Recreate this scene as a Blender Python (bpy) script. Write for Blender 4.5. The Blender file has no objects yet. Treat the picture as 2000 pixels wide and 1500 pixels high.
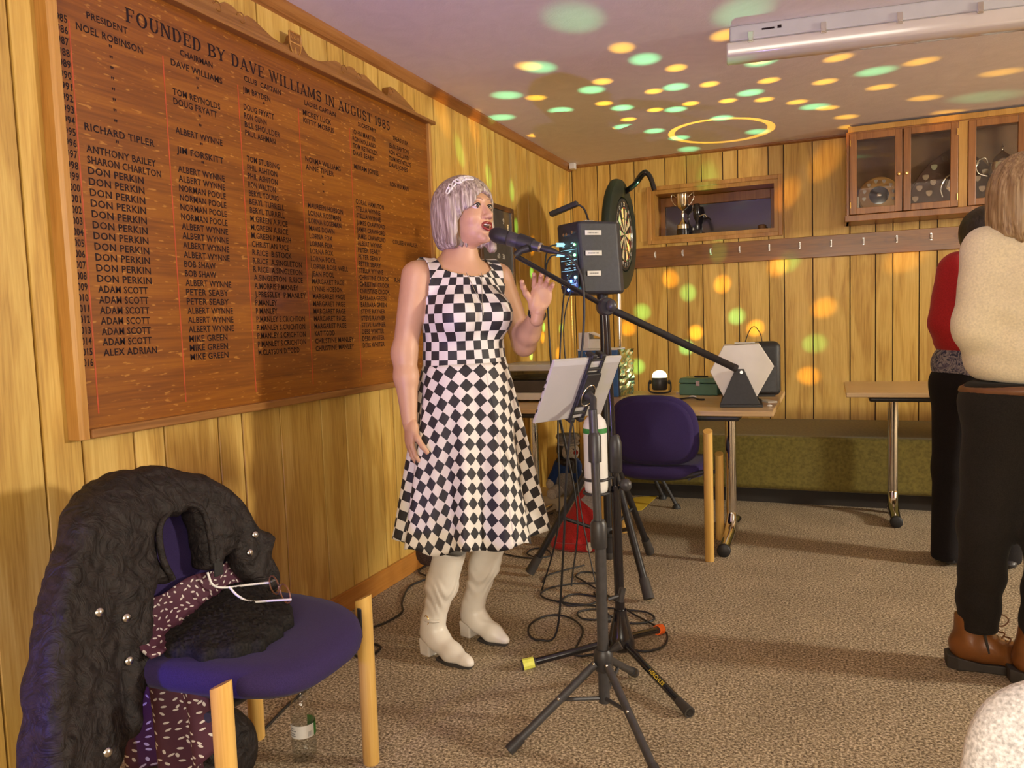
import bpy, math, random
import numpy as np
from mathutils import Matrix, Vector

random.seed(7); rng = np.random.default_rng(7)
SC = bpy.context.scene
COL = SC.collection
PI = math.pi

# ------------------------------------------------------------------ camera
cam_d = bpy.data.cameras.new('camera'); cam = bpy.data.objects.new('camera', cam_d); COL.objects.link(cam)
cam_d.sensor_width = 36.0; cam_d.lens = 27.13; cam_d.clip_start = 0.02
CAM_R = Matrix(((0.92470785, 0.00253256, 0.38066912), (0.37911499, 0.08438366, -0.92149402), (-0.03445599, 0.99643012, 0.0770701)))
cam.matrix_world = Matrix.Translation((0, 0, 1.18)) @ CAM_R.to_4x4()
SC.camera = cam
# ------------------------------------------------------------------ world, view, large lights
w = bpy.data.worlds.new('world'); SC.world = w; w.use_nodes = True
w.node_tree.nodes['Background'].inputs[0].default_value = (0.9, 0.8, 0.7, 1)
w.node_tree.nodes['Background'].inputs[1].default_value = 0.02
SC.view_settings.view_transform = 'Standard'; SC.view_settings.look = 'None'
SC.view_settings.gamma = 1.0; SC.view_settings.use_curve_mapping = False
SC.view_settings.exposure = -0.2

def area(name, loc, target, sx, sy, power, color):
    d = bpy.data.lights.new(name, 'AREA'); d.shape = 'RECTANGLE'; d.size = sx; d.size_y = sy
    d.energy = power; d.color = color
    o = bpy.data.objects.new(name, d); COL.objects.link(o); o.location = loc
    o.rotation_euler = (Vector(target) - Vector(loc)).to_track_quat('-Z', 'Y').to_euler()
    return o
def point(name, loc, power, color, r=0.02):
    d = bpy.data.lights.new(name, 'POINT'); d.energy = power; d.color = color; d.shadow_soft_size = r
    o = bpy.data.objects.new(name, d); COL.objects.link(o); o.location = loc
    return o
def spot(name, loc, target, power, color, deg, blend=0.5, r=0.01):
    d = bpy.data.lights.new(name, 'SPOT'); d.energy = power; d.color = color; d.shadow_soft_size = r
    d.spot_size = math.radians(deg); d.spot_blend = blend
    o = bpy.data.objects.new(name, d); COL.objects.link(o); o.location = loc
    o.rotation_euler = (Vector(target) - Vector(loc)).to_track_quat('-Z', 'Y').to_euler()
    return o
# a lamp off to the right, an added fill behind the camera, the camera's flash and a blue party lamp by the left wall
area('bar_light', (5.2, 3.25, 2.05), (0.0, 3.3, 0.7), 0.40, 0.45, 290, (1.0, 0.92, 0.76))
area('rear_fill_light', (1.0, -3.3, 1.60), (-0.4, 3.5, 1.9), 3.0, 0.9, 150, (1.0, 0.92, 0.76))  # broad unseen fill, added to brighten the room and its ceiling
point('camera_flash', (-0.02, -0.01, 1.155), 22, (1.0, 0.95, 0.88), 0.008)
spot('party_lamp_blue', (-1.45, 0.25, 0.55), (-1.5, 1.4, 0.5), 42, (0.14, 0.10, 1.0), 55, 0.9, 0.02)
spot('party_lamp_violet', (-1.0, 0.25, 0.5), (-0.75, 2.6, 2.4), 160, (0.40, 0.30, 1.0), 70, 1.0, 0.02)
spot('party_lamp_magenta', (-1.42, 0.25, 0.55), (-1.05, 2.4, 1.5), 9, (1.0, 0.18, 0.75), 14, 1.0, 0.02)

# ------------------------------------------------------------------ materials
M = {}
def new_mat(name):
    m = bpy.data.materials.new(name); m.use_nodes = True; M[name] = m
    nt = m.node_tree; b = nt.nodes['Principled BSDF']
    return m, nt, b
def N(nt, t, **kw):
    n = nt.nodes.new(t)
    for k, v in kw.items():
        if k.startswith('i_'):
            n.inputs[int(k[2:]) if k[2:].isdigit() else k[2:].replace('_', ' ')].default_value = v
        else: setattr(n, k, v)
    return n
def ramp(nt, stops):
    r = nt.nodes.new('ShaderNodeValToRGB'); e = r.color_ramp.elements
    while len(e) > 1: e.remove(e[-1])
    e[0].position = stops[0][0]; e[0].color = (*stops[0][1], 1)
    for p, c in stops[1:]:
        q = e.new(p); q.color = (*c, 1)
    return r
def plain(name, col, rough=0.5, metal=0.0, var=0.08, scale=30, bump=0.0, bscale=None, coat=0.0, spec=None, emit=None, estr=0, sheen=0):
    """one tone with a little procedural mottling and optional fine relief"""
    m, nt, b = new_mat(name)
    tc = N(nt, 'ShaderNodeTexCoord'); no = N(nt, 'ShaderNodeTexNoise'); no.inputs['Scale'].default_value = scale; no.inputs['Detail'].default_value = 4
    nt.links.new(tc.outputs['Object'], no.inputs['Vector'])
    lo = tuple(max(0, c * (1 - var)) for c in col); hi = tuple(min(1, c * (1 + var)) for c in col)
    r = ramp(nt, [(0.3, lo), (0.7, hi)]); nt.links.new(no.outputs['Fac'], r.inputs[0]); nt.links.new(r.outputs[0], b.inputs['Base Color'])
    b.inputs['Roughness'].default_value = rough; b.inputs['Metallic'].default_value = metal
    b.inputs['Coat Weight'].default_value = coat; b.inputs['Coat Roughness'].default_value = 0.1
    if spec is not None: b.inputs['Specular IOR Level'].default_value = spec
    if sheen: b.inputs['Sheen Weight'].default_value = sheen
    if bump:
        n2 = N(nt, 'ShaderNodeTexNoise'); n2.inputs['Scale'].default_value = bscale or scale * 6; n2.inputs['Detail'].default_value = 3
        nt.links.new(tc.outputs['Object'], n2.inputs['Vector'])
        bp = N(nt, 'ShaderNodeBump'); bp.inputs['Strength'].default_value = bump; bp.inputs['Distance'].default_value = 0.004
        nt.links.new(n2.outputs['Fac'], bp.inputs['Height']); nt.links.new(bp.outputs[0], b.inputs['Normal'])
    if emit:
        b.inputs['Emission Color'].default_value = (*emit, 1); b.inputs['Emission Strength'].default_value = estr
    return m
def wood(name, c0, c1, c2, rough=0.35, along='z', gs=1.0, coat=0.0, fleck=None, bump=0.05, rnd=True, across=9):
    """wood grain running along one world axis"""
    m, nt, b = new_mat(name); L = nt.links.new
    ge = N(nt, 'ShaderNodeNewGeometry'); sx = N(nt, 'ShaderNodeSeparateXYZ'); L(ge.outputs['Position'], sx.inputs[0])
    oi = N(nt, 'ShaderNodeObjectInfo')
    if along == 'z': a1, a2, ax = 'X', 'Y', 'Z'
    elif along == 'y': a1, a2, ax = 'X', 'Z', 'Y'
    else: a1, a2, ax = 'Y', 'Z', 'X'
    ad = N(nt, 'ShaderNodeMath', operation='ADD'); L(sx.outputs[a1], ad.inputs[0]); L(sx.outputs[a2], ad.inputs[1])
    rn = N(nt, 'ShaderNodeMath', operation='MULTIPLY_ADD'); L(oi.outputs['Random'], rn.inputs[0]); rn.inputs[1].default_value = 37.0 if rnd else 0.0; L(sx.outputs[ax], rn.inputs[2])
    def coords(fa, fl):
        m1 = N(nt, 'ShaderNodeMath', operation='MULTIPLY'); L(ad.outputs[0], m1.inputs[0]); m1.inputs[1].default_value = fa * gs
        m2 = N(nt, 'ShaderNodeMath', operation='MULTIPLY'); L(rn.outputs[0], m2.inputs[0]); m2.inputs[1].default_value = fl * gs
        cb = N(nt, 'ShaderNodeCombineXYZ'); L(m1.outputs[0], cb.inputs[0]); L(m2.outputs[0], cb.inputs[1]); L(oi.outputs['Random'], cb.inputs[2])
        return cb
    n1 = N(nt, 'ShaderNodeTexNoise'); n1.inputs['Scale'].default_value = 1; n1.inputs['Detail'].default_value = 5; n1.inputs['Distortion'].default_value = 0.6
    L(coords(across, 1.1).outputs[0], n1.inputs['Vector'])
    mr = N(nt, 'ShaderNodeMath', operation='MULTIPLY'); L(n1.outputs['Fac'], mr.inputs[0]); mr.inputs[1].default_value = 9.0
    fr = N(nt, 'ShaderNodeMath', operation='PINGPONG'); L(mr.outputs[0], fr.inputs[0]); fr.inputs[1].default_value = 1.0
    n2 = N(nt, 'ShaderNodeTexNoise'); n2.inputs['Scale'].default_value = 1; n2.inputs['Detail'].default_value = 3
    L(coords(170, 5).outputs[0], n2.inputs['Vector'])
    mx = N(nt, 'ShaderNodeMath', operation='MULTIPLY_ADD'); L(n2.outputs['Fac'], mx.inputs[0]); mx.inputs[1].default_value = 0.55
    m5 = N(nt, 'ShaderNodeMath', operation='MULTIPLY_ADD'); L(fr.outputs[0], m5.inputs[0]); m5.inputs[1].default_value = 0.30
    L(n1.outputs['Fac'], m5.inputs[2]); m6 = N(nt, 'ShaderNodeMath', operation='MULTIPLY'); L(m5.outputs[0], m6.inputs[0]); m6.inputs[1].default_value = 0.6
    L(m6.outputs[0], mx.inputs[2])
    r = ramp(nt, [(0.40, c0), (0.62, c1), (0.86, c2)]); L(mx.outputs[0], r.inputs[0])
    out = r.outputs[0]
    if rnd:
        hs = N(nt, 'ShaderNodeHueSaturation'); vr = N(nt, 'ShaderNodeMapRange'); L(oi.outputs['Random'], vr.inputs[0]); vr.inputs[3].default_value = 0.86; vr.inputs[4].default_value = 1.12
        L(vr.outputs[0], hs.inputs['Value']); L(out, hs.inputs['Color']); out = hs.outputs[0]
    if fleck:
        n3 = N(nt, 'ShaderNodeTexNoise'); n3.inputs['Scale'].default_value = 1; n3.inputs['Detail'].default_value = 1
        L(coords(120, 30).outputs[0], n3.inputs['Vector'])
        r3 = ramp(nt, [(0.655, (0, 0, 0)), (0.73, (.75, .75, .75))]); L(n3.outputs['Fac'], r3.inputs[0])
        mixn = N(nt, 'ShaderNodeMix', data_type='RGBA'); L(r3.outputs[0], mixn.inputs[0]); L(out, mixn.inputs[6]); mixn.inputs[7].default_value = (*fleck, 1)
        out = mixn.outputs[2]
    L(out, b.inputs['Base Color'])
    b.inputs['Roughness'].default_value = rough; b.inputs['Coat Weight'].default_value = coat; b.inputs['Coat Roughness'].default_value = 0.12
    bp = N(nt, 'ShaderNodeBump'); bp.inputs['Strength'].default_value = bump; bp.inputs['Distance'].default_value = 0.002
    L(mx.outputs[0], bp.inputs['Height']); L(bp.outputs[0], b.inputs['Normal'])
    return m

wood('panel_wood', (0.40, 0.21, 0.034), (0.60, 0.36, 0.075), (0.74, 0.495, 0.13), rough=0.45, along='z')
wood('trim_wood', (0.20, 0.075, 0.018), (0.30, 0.12, 0.03), (0.38, 0.17, 0.05), rough=0.35, along='y', rnd=False)
wood('base_wood', (0.33, 0.12, 0.018), (0.45, 0.18, 0.03), (0.52, 0.23, 0.05), rough=0.3, along='y', rnd=False)
wood('board_oak', (0.135, 0.036, 0.002), (0.215, 0.064, 0.004), (0.29, 0.096, 0.006), rough=0.36, along='y', rnd=False, coat=0.04, fleck=(0.46, 0.20, 0.035), across=14)
wood('frame_oak', (0.30, 0.13, 0.025), (0.44, 0.21, 0.045), (0.55, 0.29, 0.075), rough=0.35, along='z', rnd=False)
wood('pediment_oak', (0.17, 0.066, 0.015), (0.255, 0.105, 0.024), (0.33, 0.15, 0.04), rough=0.38, along='y', rnd=False, across=20)
wood('cabinet_wood', (0.15, 0.05, 0.010), (0.24, 0.088, 0.017), (0.33, 0.13, 0.03), rough=0.32, along='z', rnd=False, coat=0.2)
wood('cabinet_light_wood', (0.33, 0.15, 0.025), (0.44, 0.22, 0.04), (0.52, 0.28, 0.06), rough=0.35, along='z', rnd=False)
wood('rail_wood', (0.13, 0.048, 0.010), (0.22, 0.085, 0.017), (0.30, 0.12, 0.026), rough=0.3, along='x', rnd=False, coat=0.2)
wood('beech', (0.60, 0.33, 0.075), (0.70, 0.41, 0.105), (0.78, 0.50, 0.15), rough=0.33, along='z', rnd=True, across=25, coat=0.1)
wood('table_laminate', (0.47, 0.30, 0.14), (0.54, 0.36, 0.18), (0.60, 0.41, 0.21), rough=0.3, along='x', rnd=False, across=25, bump=0.01)

def carpet():
    m, nt, b = new_mat('carpet'); L = nt.links.new
    ge = N(nt, 'ShaderNodeNewGeometry')
    n1 = N(nt, 'ShaderNodeTexNoise'); n1.inputs['Scale'].default_value = 125; n1.inputs['Detail'].default_value = 3; n1.inputs['Roughness'].default_value = 0.7
    n2 = N(nt, 'ShaderNodeTexNoise'); n2.inputs['Scale'].default_value = 3.5; n2.inputs['Detail'].default_value = 3
    L(ge.outputs['Position'], n1.inputs['Vector']); L(ge.outputs['Position'], n2.inputs['Vector'])
    r = ramp(nt, [(0.36, (0.10, 0.072, 0.045)), (0.5, (0.33, 0.255, 0.165)), (0.64, (0.68, 0.56, 0.40))]); L(n1.outputs['Fac'], r.inputs[0])
    hs = N(nt, 'ShaderNodeHueSaturation'); vr = N(nt, 'ShaderNodeMapRange'); L(n2.outputs['Fac'], vr.inputs[0]); vr.inputs[1].default_value = .3; vr.inputs[2].default_value = .7; vr.inputs[3].default_value = 0.88; vr.inputs[4].default_value = 1.1
    L(vr.outputs[0], hs.inputs['Value']); L(r.outputs[0], hs.inputs['Color']); L(hs.outputs[0], b.inputs['Base Color'])
    b.inputs['Roughness'].default_value = 0.95; b.inputs['Specular IOR Level'].default_value = 0.1
    bp = N(nt, 'ShaderNodeBump'); bp.inputs['Strength'].default_value = 0.7; bp.inputs['Distance'].default_value = 0.006
    L(n1.outputs['Fac'], bp.inputs['Height']); L(bp.outputs[0], b.inputs['Normal'])
carpet()
def artex():
    m, nt, b = new_mat('ceiling_paint'); L = nt.links.new
    ge = N(nt, 'ShaderNodeNewGeometry')
    n1 = N(nt, 'ShaderNodeTexNoise'); n1.inputs['Scale'].default_value = 5; n1.inputs['Detail'].default_value = 4; n1.inputs['Distortion'].default_value = 2.5
    wv = N(nt, 'ShaderNodeTexNoise'); wv.inputs['Scale'].default_value = 26; wv.inputs['Distortion'].default_value = 4; wv.inputs['Detail'].default_value = 2
    L(ge.outputs['Position'], n1.inputs['Vector']); L(ge.outputs['Position'], wv.inputs['Vector'])
    r = ramp(nt, [(0.3, (0.80, 0.745, 0.72)), (0.7, (0.86, 0.80, 0.775))]); L(n1.outputs['Fac'], r.inputs[0]); L(r.outputs[0], b.inputs['Base Color'])
    b.inputs['Roughness'].default_value = 0.55
    ad = N(nt, 'ShaderNodeMath', operation='ADD'); L(n1.outputs['Fac'], ad.inputs[0]); L(wv.outputs['Fac'], ad.inputs[1])
    bp = N(nt, 'ShaderNodeBump'); bp.inputs['Strength'].default_value = 0.22; bp.inputs['Distance'].default_value = 0.005
    L(ad.outputs[0], bp.inputs['Height']); L(bp.outputs[0], b.inputs['Normal'])
artex()
def fabric(name, c, weave=900, rough=0.9, sheen=0.15, var=0.25):
    m, nt, b = new_mat(name); L = nt.links.new
    tc = N(nt, 'ShaderNodeTexCoord'); n1 = N(nt, 'ShaderNodeTexNoise'); n1.inputs['Scale'].default_value = weave; n1.inputs['Detail'].default_value = 2
    n2 = N(nt, 'ShaderNodeTexNoise'); n2.inputs['Scale'].default_value = 9
    L(tc.outputs['Object'], n1.inputs['Vector']); L(tc.outputs['Object'], n2.inputs['Vector'])
    r = ramp(nt, [(0.3, tuple(v * (1 - var) for v in c)), (0.7, tuple(min(1, v * (1 + var)) for v in c))]); L(n1.outputs['Fac'], r.inputs[0])
    L(r.outputs[0], b.inputs['Base Color']); b.inputs['Roughness'].default_value = rough; b.inputs['Sheen Weight'].default_value = sheen; b.inputs['Specular IOR Level'].default_value = 0.25
    bp = N(nt, 'ShaderNodeBump'); bp.inputs['Strength'].default_value = 0.25; bp.inputs['Distance'].default_value = 0.002
    L(n1.outputs['Fac'], bp.inputs['Height']); L(bp.outputs[0], b.inputs['Normal'])
fabric('purple_fabric', (0.030, 0.017, 0.078), 700, sheen=0.05)
fabric('green_fabric', (0.165, 0.130, 0.028), 60, var=0.22)
fabric('cream_knit', (0.80, 0.70, 0.50), 160, var=0.10, sheen=0.4)
fabric('red_knit', (0.44, 0.022, 0.028), 200, var=0.15)
fabric('dark_trouser', (0.014, 0.011, 0.009), 300, var=0.3, sheen=0.05)
fabric('black_trouser', (0.010, 0.008, 0.009), 300, var=0.3, sheen=0.02)
fabric('black_jacket', (0.018, 0.013, 0.012), 45, rough=0.6, var=0.4, sheen=0.0)
def creased(name):
    m = M[name]; nt = m.node_tree; b = nt.nodes['Principled BSDF']; tc = N(nt, 'ShaderNodeTexCoord'); n1 = N(nt, 'ShaderNodeTexNoise'); n1.inputs['Scale'].default_value = 22; n1.inputs['Detail'].default_value = 5; n1.inputs['Distortion'].default_value = 1.2
    nt.links.new(tc.outputs['Object'], n1.inputs['Vector']); bp = N(nt, 'ShaderNodeBump'); bp.inputs['Strength'].default_value = 0.8; bp.inputs['Distance'].default_value = 0.02; nt.links.new(n1.outputs['Fac'], bp.inputs['Height']); nt.links.new(bp.outputs[0], b.inputs['Normal'])
creased('black_jacket')
fabric('black_lace', (0.009, 0.007, 0.006), 190, rough=0.75, var=0.8, sheen=0.0)
fabric('pale_fleck_fabric', (0.72, 0.71, 0.73), 190, var=0.36)
fabric('blue_felt', (0.02, 0.05, 0.17), 200)
fabric('red_felt', (0.40, 0.02, 0.018), 200)
fabric('grey_plush', (0.30, 0.28, 0.26), 120)
fabric('white_plush', (0.62, 0.54, 0.44), 120)
plain('black_metal', (0.014, 0.013, 0.015), 0.38, 0.0, 0.2, 40)
plain('black_gloss', (0.010, 0.009, 0.012), 0.16, 0.0, 0.2, 40, coat=0.4)
plain('black_satin', (0.030, 0.028, 0.030), 0.42, 0.0, 0.2, 60)
plain('grey_metal', (0.060, 0.058, 0.062), 0.40, 0.3, 0.15, 60)
plain('black_plastic', (0.018, 0.017, 0.018), 0.5, 0, 0.2, 80, bump=0.15, bscale=700)
plain('speaker_plastic', (0.028, 0.028, 0.036), 0.48, 0, 0.15, 80, bump=0.2, bscale=600)
plain('chrome', (0.78, 0.76, 0.74), 0.10, 1.0, 0.03, 10)
plain('steel', (0.62, 0.60, 0.57), 0.25, 1.0, 0.05, 20)
plain('silver', (0.80, 0.76, 0.68), 0.14, 1.0, 0.05, 20)
plain('brass', (0.85, 0.56, 0.18), 0.2, 1.0, 0.05, 20)
plain('white_plastic', (0.78, 0.76, 0.74), 0.35, 0, 0.04, 20)
plain('white_card', (0.74, 0.72, 0.68), 0.6, 0, 0.05, 20)
plain('cream_card', (0.70, 0.58, 0.38), 0.7, 0, 0.06, 15)
plain('drum_white', (0.72, 0.68, 0.62), 0.45, 0, 0.04, 12)
plain('tablet_white', (0.44, 0.42, 0.40), 0.4, 0.1, 0.03, 12)
plain('lamp_grey', (0.50, 0.49, 0.48), 0.5, 0, 0.04, 12)
plain('green_tin', (0.10, 0.22, 0.17), 0.35, 0.2, 0.1, 20)
plain('blue_card', (0.030, 0.115, 0.33), 0.4, 0, 0.2, 9)
plain('yellow_paper', (0.62, 0.42, 0.03), 0.7, 0, 0.08, 9)
plain('yellow_tape', (0.80, 0.82, 0.12), 0.5, 0, 0.08, 60, emit=None)
plain('orange_tape', (0.95, 0.16, 0.02), 0.45, 0, 0.05, 60)
plain('tennis_yellow', (0.55, 0.55, 0.08), 0.9, 0, 0.15, 90, bump=0.4, bscale=500)
plain('ink', (0.014, 0.005, 0.008), 0.6, 0, 0.1, 20, spec=0.2)
plain('red_line', (0.42, 0.06, 0.012), 0.5, 0, 0.2, 30)
plain('red_print', (0.55, 0.03, 0.02), 0.5, 0, 0.05, 30)
plain('gold_print', (0.75, 0.55, 0.05), 0.4, 0, 0.05, 30)
plain('white_print', (0.75, 0.74, 0.72), 0.5, 0, 0.05, 30)
plain('grey_print', (0.22, 0.22, 0.23), 0.6, 0, 0.1, 30)
plain('skin', (0.60, 0.345, 0.205), 0.48, 0, 0.05, 14, bump=0.06, bscale=260)
plain('hand_skin', (0.66, 0.33, 0.23), 0.48, 0, 0.08, 30, bump=0.08, bscale=260)
plain('lip_red', (0.28, 0.035, 0.03), 0.32, 0, 0.1, 60)
plain('mouth_dark', (0.07, 0.015, 0.012), 0.6)
plain('teeth', (0.82, 0.74, 0.64), 0.25)
plain('eye_white', (0.78, 0.73, 0.68), 0.15, coat=0.5)
plain('iris', (0.020, 0.010, 0.006), 0.25)
plain('lash', (0.02, 0.012, 0.010), 0.6)
plain('brow', (0.36, 0.21, 0.13), 0.7)
plain('nail', (0.72, 0.36, 0.30), 0.25)
plain('white_leather', (0.76, 0.70, 0.62), 0.36, 0, 0.05, 10, bump=0.12, bscale=45)
plain('brown_leather', (0.20, 0.072, 0.018), 0.34, 0, 0.25, 12, bump=0.2, bscale=60)
plain('brown_belt', (0.17, 0.07, 0.03), 0.4, 0, 0.2, 12)
plain('dark_rubber', (0.040, 0.034, 0.030), 0.7)
plain('kick_dark', (0.022, 0.016, 0.012), 0.7)
plain('slate', (0.055, 0.045, 0.038), 0.6, 0, 0.3, 12)
plain('chalk', (0.50, 0.46, 0.38), 0.9)
plain('dark_frame', (0.07, 0.03, 0.014), 0.4)
plain('pearl', (0.85, 0.82, 0.75), 0.15, 0, 0.02, 10, coat=0.5)
plain('dart_black', (0.018, 0.016, 0.014), 0.8, 0, 0.1, 60)
plain('dart_cream', (0.70, 0.58, 0.36), 0.8, 0, 0.1, 60)
plain('dart_red', (0.34, 0.030, 0.02), 0.8, 0, 0.1, 60)
plain('dart_green', (0.03, 0.22, 0.06), 0.8, 0, 0.1, 60)
plain('surround_rubber', (0.012, 0.022, 0.016), 0.55, 0, 0.1, 60)
plain('shield_wood', (0.42, 0.22, 0.06), 0.4, 0, 0.1, 30)
plain('shield_dark', (0.085, 0.040, 0.030), 0.28, 0, 0.1, 30, coat=0.4)
plain('case_back', (0.20, 0.105, 0.045), 0.6, 0, 0.15, 12)
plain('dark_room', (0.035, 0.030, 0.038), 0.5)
plain('green_label', (0.03, 0.22, 0.04), 0.5)
plain('groove_dark', (0.075, 0.035, 0.010), 0.6, 0, 0.2, 20)
plain('led_blue', (0.02, 0.05, 0.5), 0.3, emit=(0.05, 0.2, 1.0), estr=22)
plain('led_cyan', (0.05, 0.4, 0.5), 0.3, emit=(0.25, 0.95, 1.0), estr=16)
plain('led_green', (0.05, 0.5, 0.1), 0.3, emit=(0.2, 1.0, 0.35), estr=12)
plain('panel_lit', (0.5, 0.7, 0.8), 0.5, emit=(0.35, 0.8, 1.0), estr=0.9)
plain('disco_dome', (0.9, 0.85, 0.5), 0.2, emit=(1.0, 0.93, 0.55), estr=4.5)
plain('lace_stocking', (0.045, 0.022, 0.018), 0.6, 0, 0.9, 230)

def hair(name, dark, mid, light):
    m, nt, b = new_mat(name); L = nt.links.new
    tc = N(nt, 'ShaderNodeTexCoord'); mp = N(nt, 'ShaderNodeMapping'); mp.inputs['Scale'].default_value = (150, 150, 6)
    L(tc.outputs['Object'], mp.inputs[0]); n1 = N(nt, 'ShaderNodeTexNoise'); n1.inputs['Scale'].default_value = 1; n1.inputs['Detail'].default_value = 4; n1.inputs['Distortion'].default_value = 0.4
    L(mp.outputs[0], n1.inputs['Vector']); r = ramp(nt, [(0.3, dark), (0.5, mid), (0.68, light)]); L(n1.outputs['Fac'], r.inputs[0]); L(r.outputs[0], b.inputs['Base Color'])
    b.inputs['Roughness'].default_value = 0.42
    bp = N(nt, 'ShaderNodeBump'); bp.inputs['Strength'].default_value = 0.6; bp.inputs['Distance'].default_value = 0.004; L(n1.outputs['Fac'], bp.inputs['Height']); L(bp.outputs[0], b.inputs['Normal'])
hair('silver_hair', (0.15, 0.105, 0.080), (0.36, 0.285, 0.23), (0.66, 0.57, 0.48))
hair('blonde_hair', (0.17, 0.095, 0.04), (0.34, 0.22, 0.11), (0.50, 0.36, 0.20))
hair('dark_hair', (0.012, 0.009, 0.008), (0.028, 0.022, 0.02), (0.05, 0.04, 0.036))

def checks():
    m, nt, b = new_mat('check_cloth'); L = nt.links.new
    uv = N(nt, 'ShaderNodeUVMap'); uv.uv_map = 'UVMap'
    ck = N(nt, 'ShaderNodeTexChecker'); ck.inputs['Scale'].default_value = 1.0 / 0.0315
    ad = N(nt, 'ShaderNodeVectorMath', operation='ADD'); ad.inputs[1].default_value = (0.0031, 0.0043, 0.0101); L(uv.outputs[0], ad.inputs[0])
    L(ad.outputs[0], ck.inputs['Vector']); ck.inputs['Color1'].default_value = (0.78, 0.73, 0.66, 1); ck.inputs['Color2'].default_value = (0.016, 0.013, 0.015, 1)
    L(ck.outputs['Color'], b.inputs['Base Color']); b.inputs['Roughness'].default_value = 0.6; b.inputs['Sheen Weight'].default_value = 0.1
checks()
def leafprint():
    m, nt, b = new_mat('leaf_print_cloth'); L = nt.links.new
    tc = N(nt, 'ShaderNodeUVMap'); tc.uv_map = 'UVMap'
    vo = N(nt, 'ShaderNodeTexVoronoi', feature='F1', voronoi_dimensions='2D'); vo.inputs['Scale'].default_value = 48; vo.inputs['Randomness'].default_value = 0.8; L(tc.outputs[0], vo.inputs['Vector'])
    # offset from each cell centre, turned by a per-cell angle and squeezed to a small leaf
    sc = N(nt, 'ShaderNodeVectorMath', operation='SCALE'); L(tc.outputs[0], sc.inputs[0]); sc.inputs['Scale'].default_value = 1
    sb = N(nt, 'ShaderNodeVectorMath', operation='SUBTRACT'); L(sc.outputs[0], sb.inputs[0]); L(vo.outputs['Position'], sb.inputs[1])
    sp = N(nt, 'ShaderNodeSeparateColor'); L(vo.outputs['Color'], sp.inputs[0])
    an = N(nt, 'ShaderNodeMath', operation='MULTIPLY'); L(sp.outputs[0], an.inputs[0]); an.inputs[1].default_value = 2.4
    rt = N(nt, 'ShaderNodeVectorRotate', rotation_type='Z_AXIS'); L(sb.outputs[0], rt.inputs['Vector']); L(an.outputs[0], rt.inputs['Angle'])
    mu = N(nt, 'ShaderNodeVectorMath', operation='MULTIPLY'); L(rt.outputs[0], mu.inputs[0]); mu.inputs[1].default_value = (370, 165, 0)
    ln = N(nt, 'ShaderNodeVectorMath', operation='LENGTH'); L(mu.outputs[0], ln.inputs[0])
    lt = N(nt, 'ShaderNodeMath', operation='LESS_THAN'); L(ln.outputs['Value'], lt.inputs[0]); lt.inputs[1].default_value = 1.0
    mx = N(nt, 'ShaderNodeMix', data_type='RGBA'); L(lt.outputs[0], mx.inputs[0]); mx.inputs[6].default_value = (0.070, 0.016, 0.034, 1); mx.inputs[7].default_value = (0.62, 0.56, 0.52, 1)
    L(mx.outputs[2], b.inputs['Base Color']); b.inputs['Roughness'].default_value = 0.7
leafprint()
def floral():
    m, nt, b = new_mat('floral_cloth'); L = nt.links.new
    tc = N(nt, 'ShaderNodeTexCoord'); n1 = N(nt, 'ShaderNodeTexNoise'); n1.inputs['Scale'].default_value = 34; n1.inputs['Detail'].default_value = 2; n1.inputs['Distortion'].default_value = 2
    L(tc.outputs['Object'], n1.inputs['Vector']); r = ramp(nt, [(0.42, (0.04, 0.045, 0.10)), (0.5, (0.35, 0.33, 0.36)), (0.62, (0.10, 0.09, 0.16))]); L(n1.outputs['Fac'], r.inputs[0]); L(r.outputs[0], b.inputs['Base Color'])
    b.inputs['Roughness'].default_value = 0.7
floral()
def foil():
    m, nt, b = new_mat('holographic_foil'); L = nt.links.new
    tc = N(nt, 'ShaderNodeTexCoord'); vo = N(nt, 'ShaderNodeTexVoronoi'); vo.inputs['Scale'].default_value = 70; L(tc.outputs['Object'], vo.inputs['Vector'])
    r = ramp(nt, [(0.0, (0.08, 0.65, 0.62)), (0.35, (0.85, 0.80, 0.55)), (0.6, (0.35, 0.85, 0.70)), (0.85, (0.80, 0.62, 0.35))]); L(vo.outputs['Color'], r.inputs[0]); L(r.outputs[0], b.inputs['Base Color'])
    b.inputs['Metallic'].default_value = 1; b.inputs['Roughness'].default_value = 0.22
    bp = N(nt, 'ShaderNodeBump'); bp.inputs['Strength'].default_value = 0.9; bp.inputs['Distance'].default_value = 0.01; L(vo.outputs['Color'], bp.inputs['Height']); L(bp.outputs[0], b.inputs['Normal'])
foil()
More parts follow.
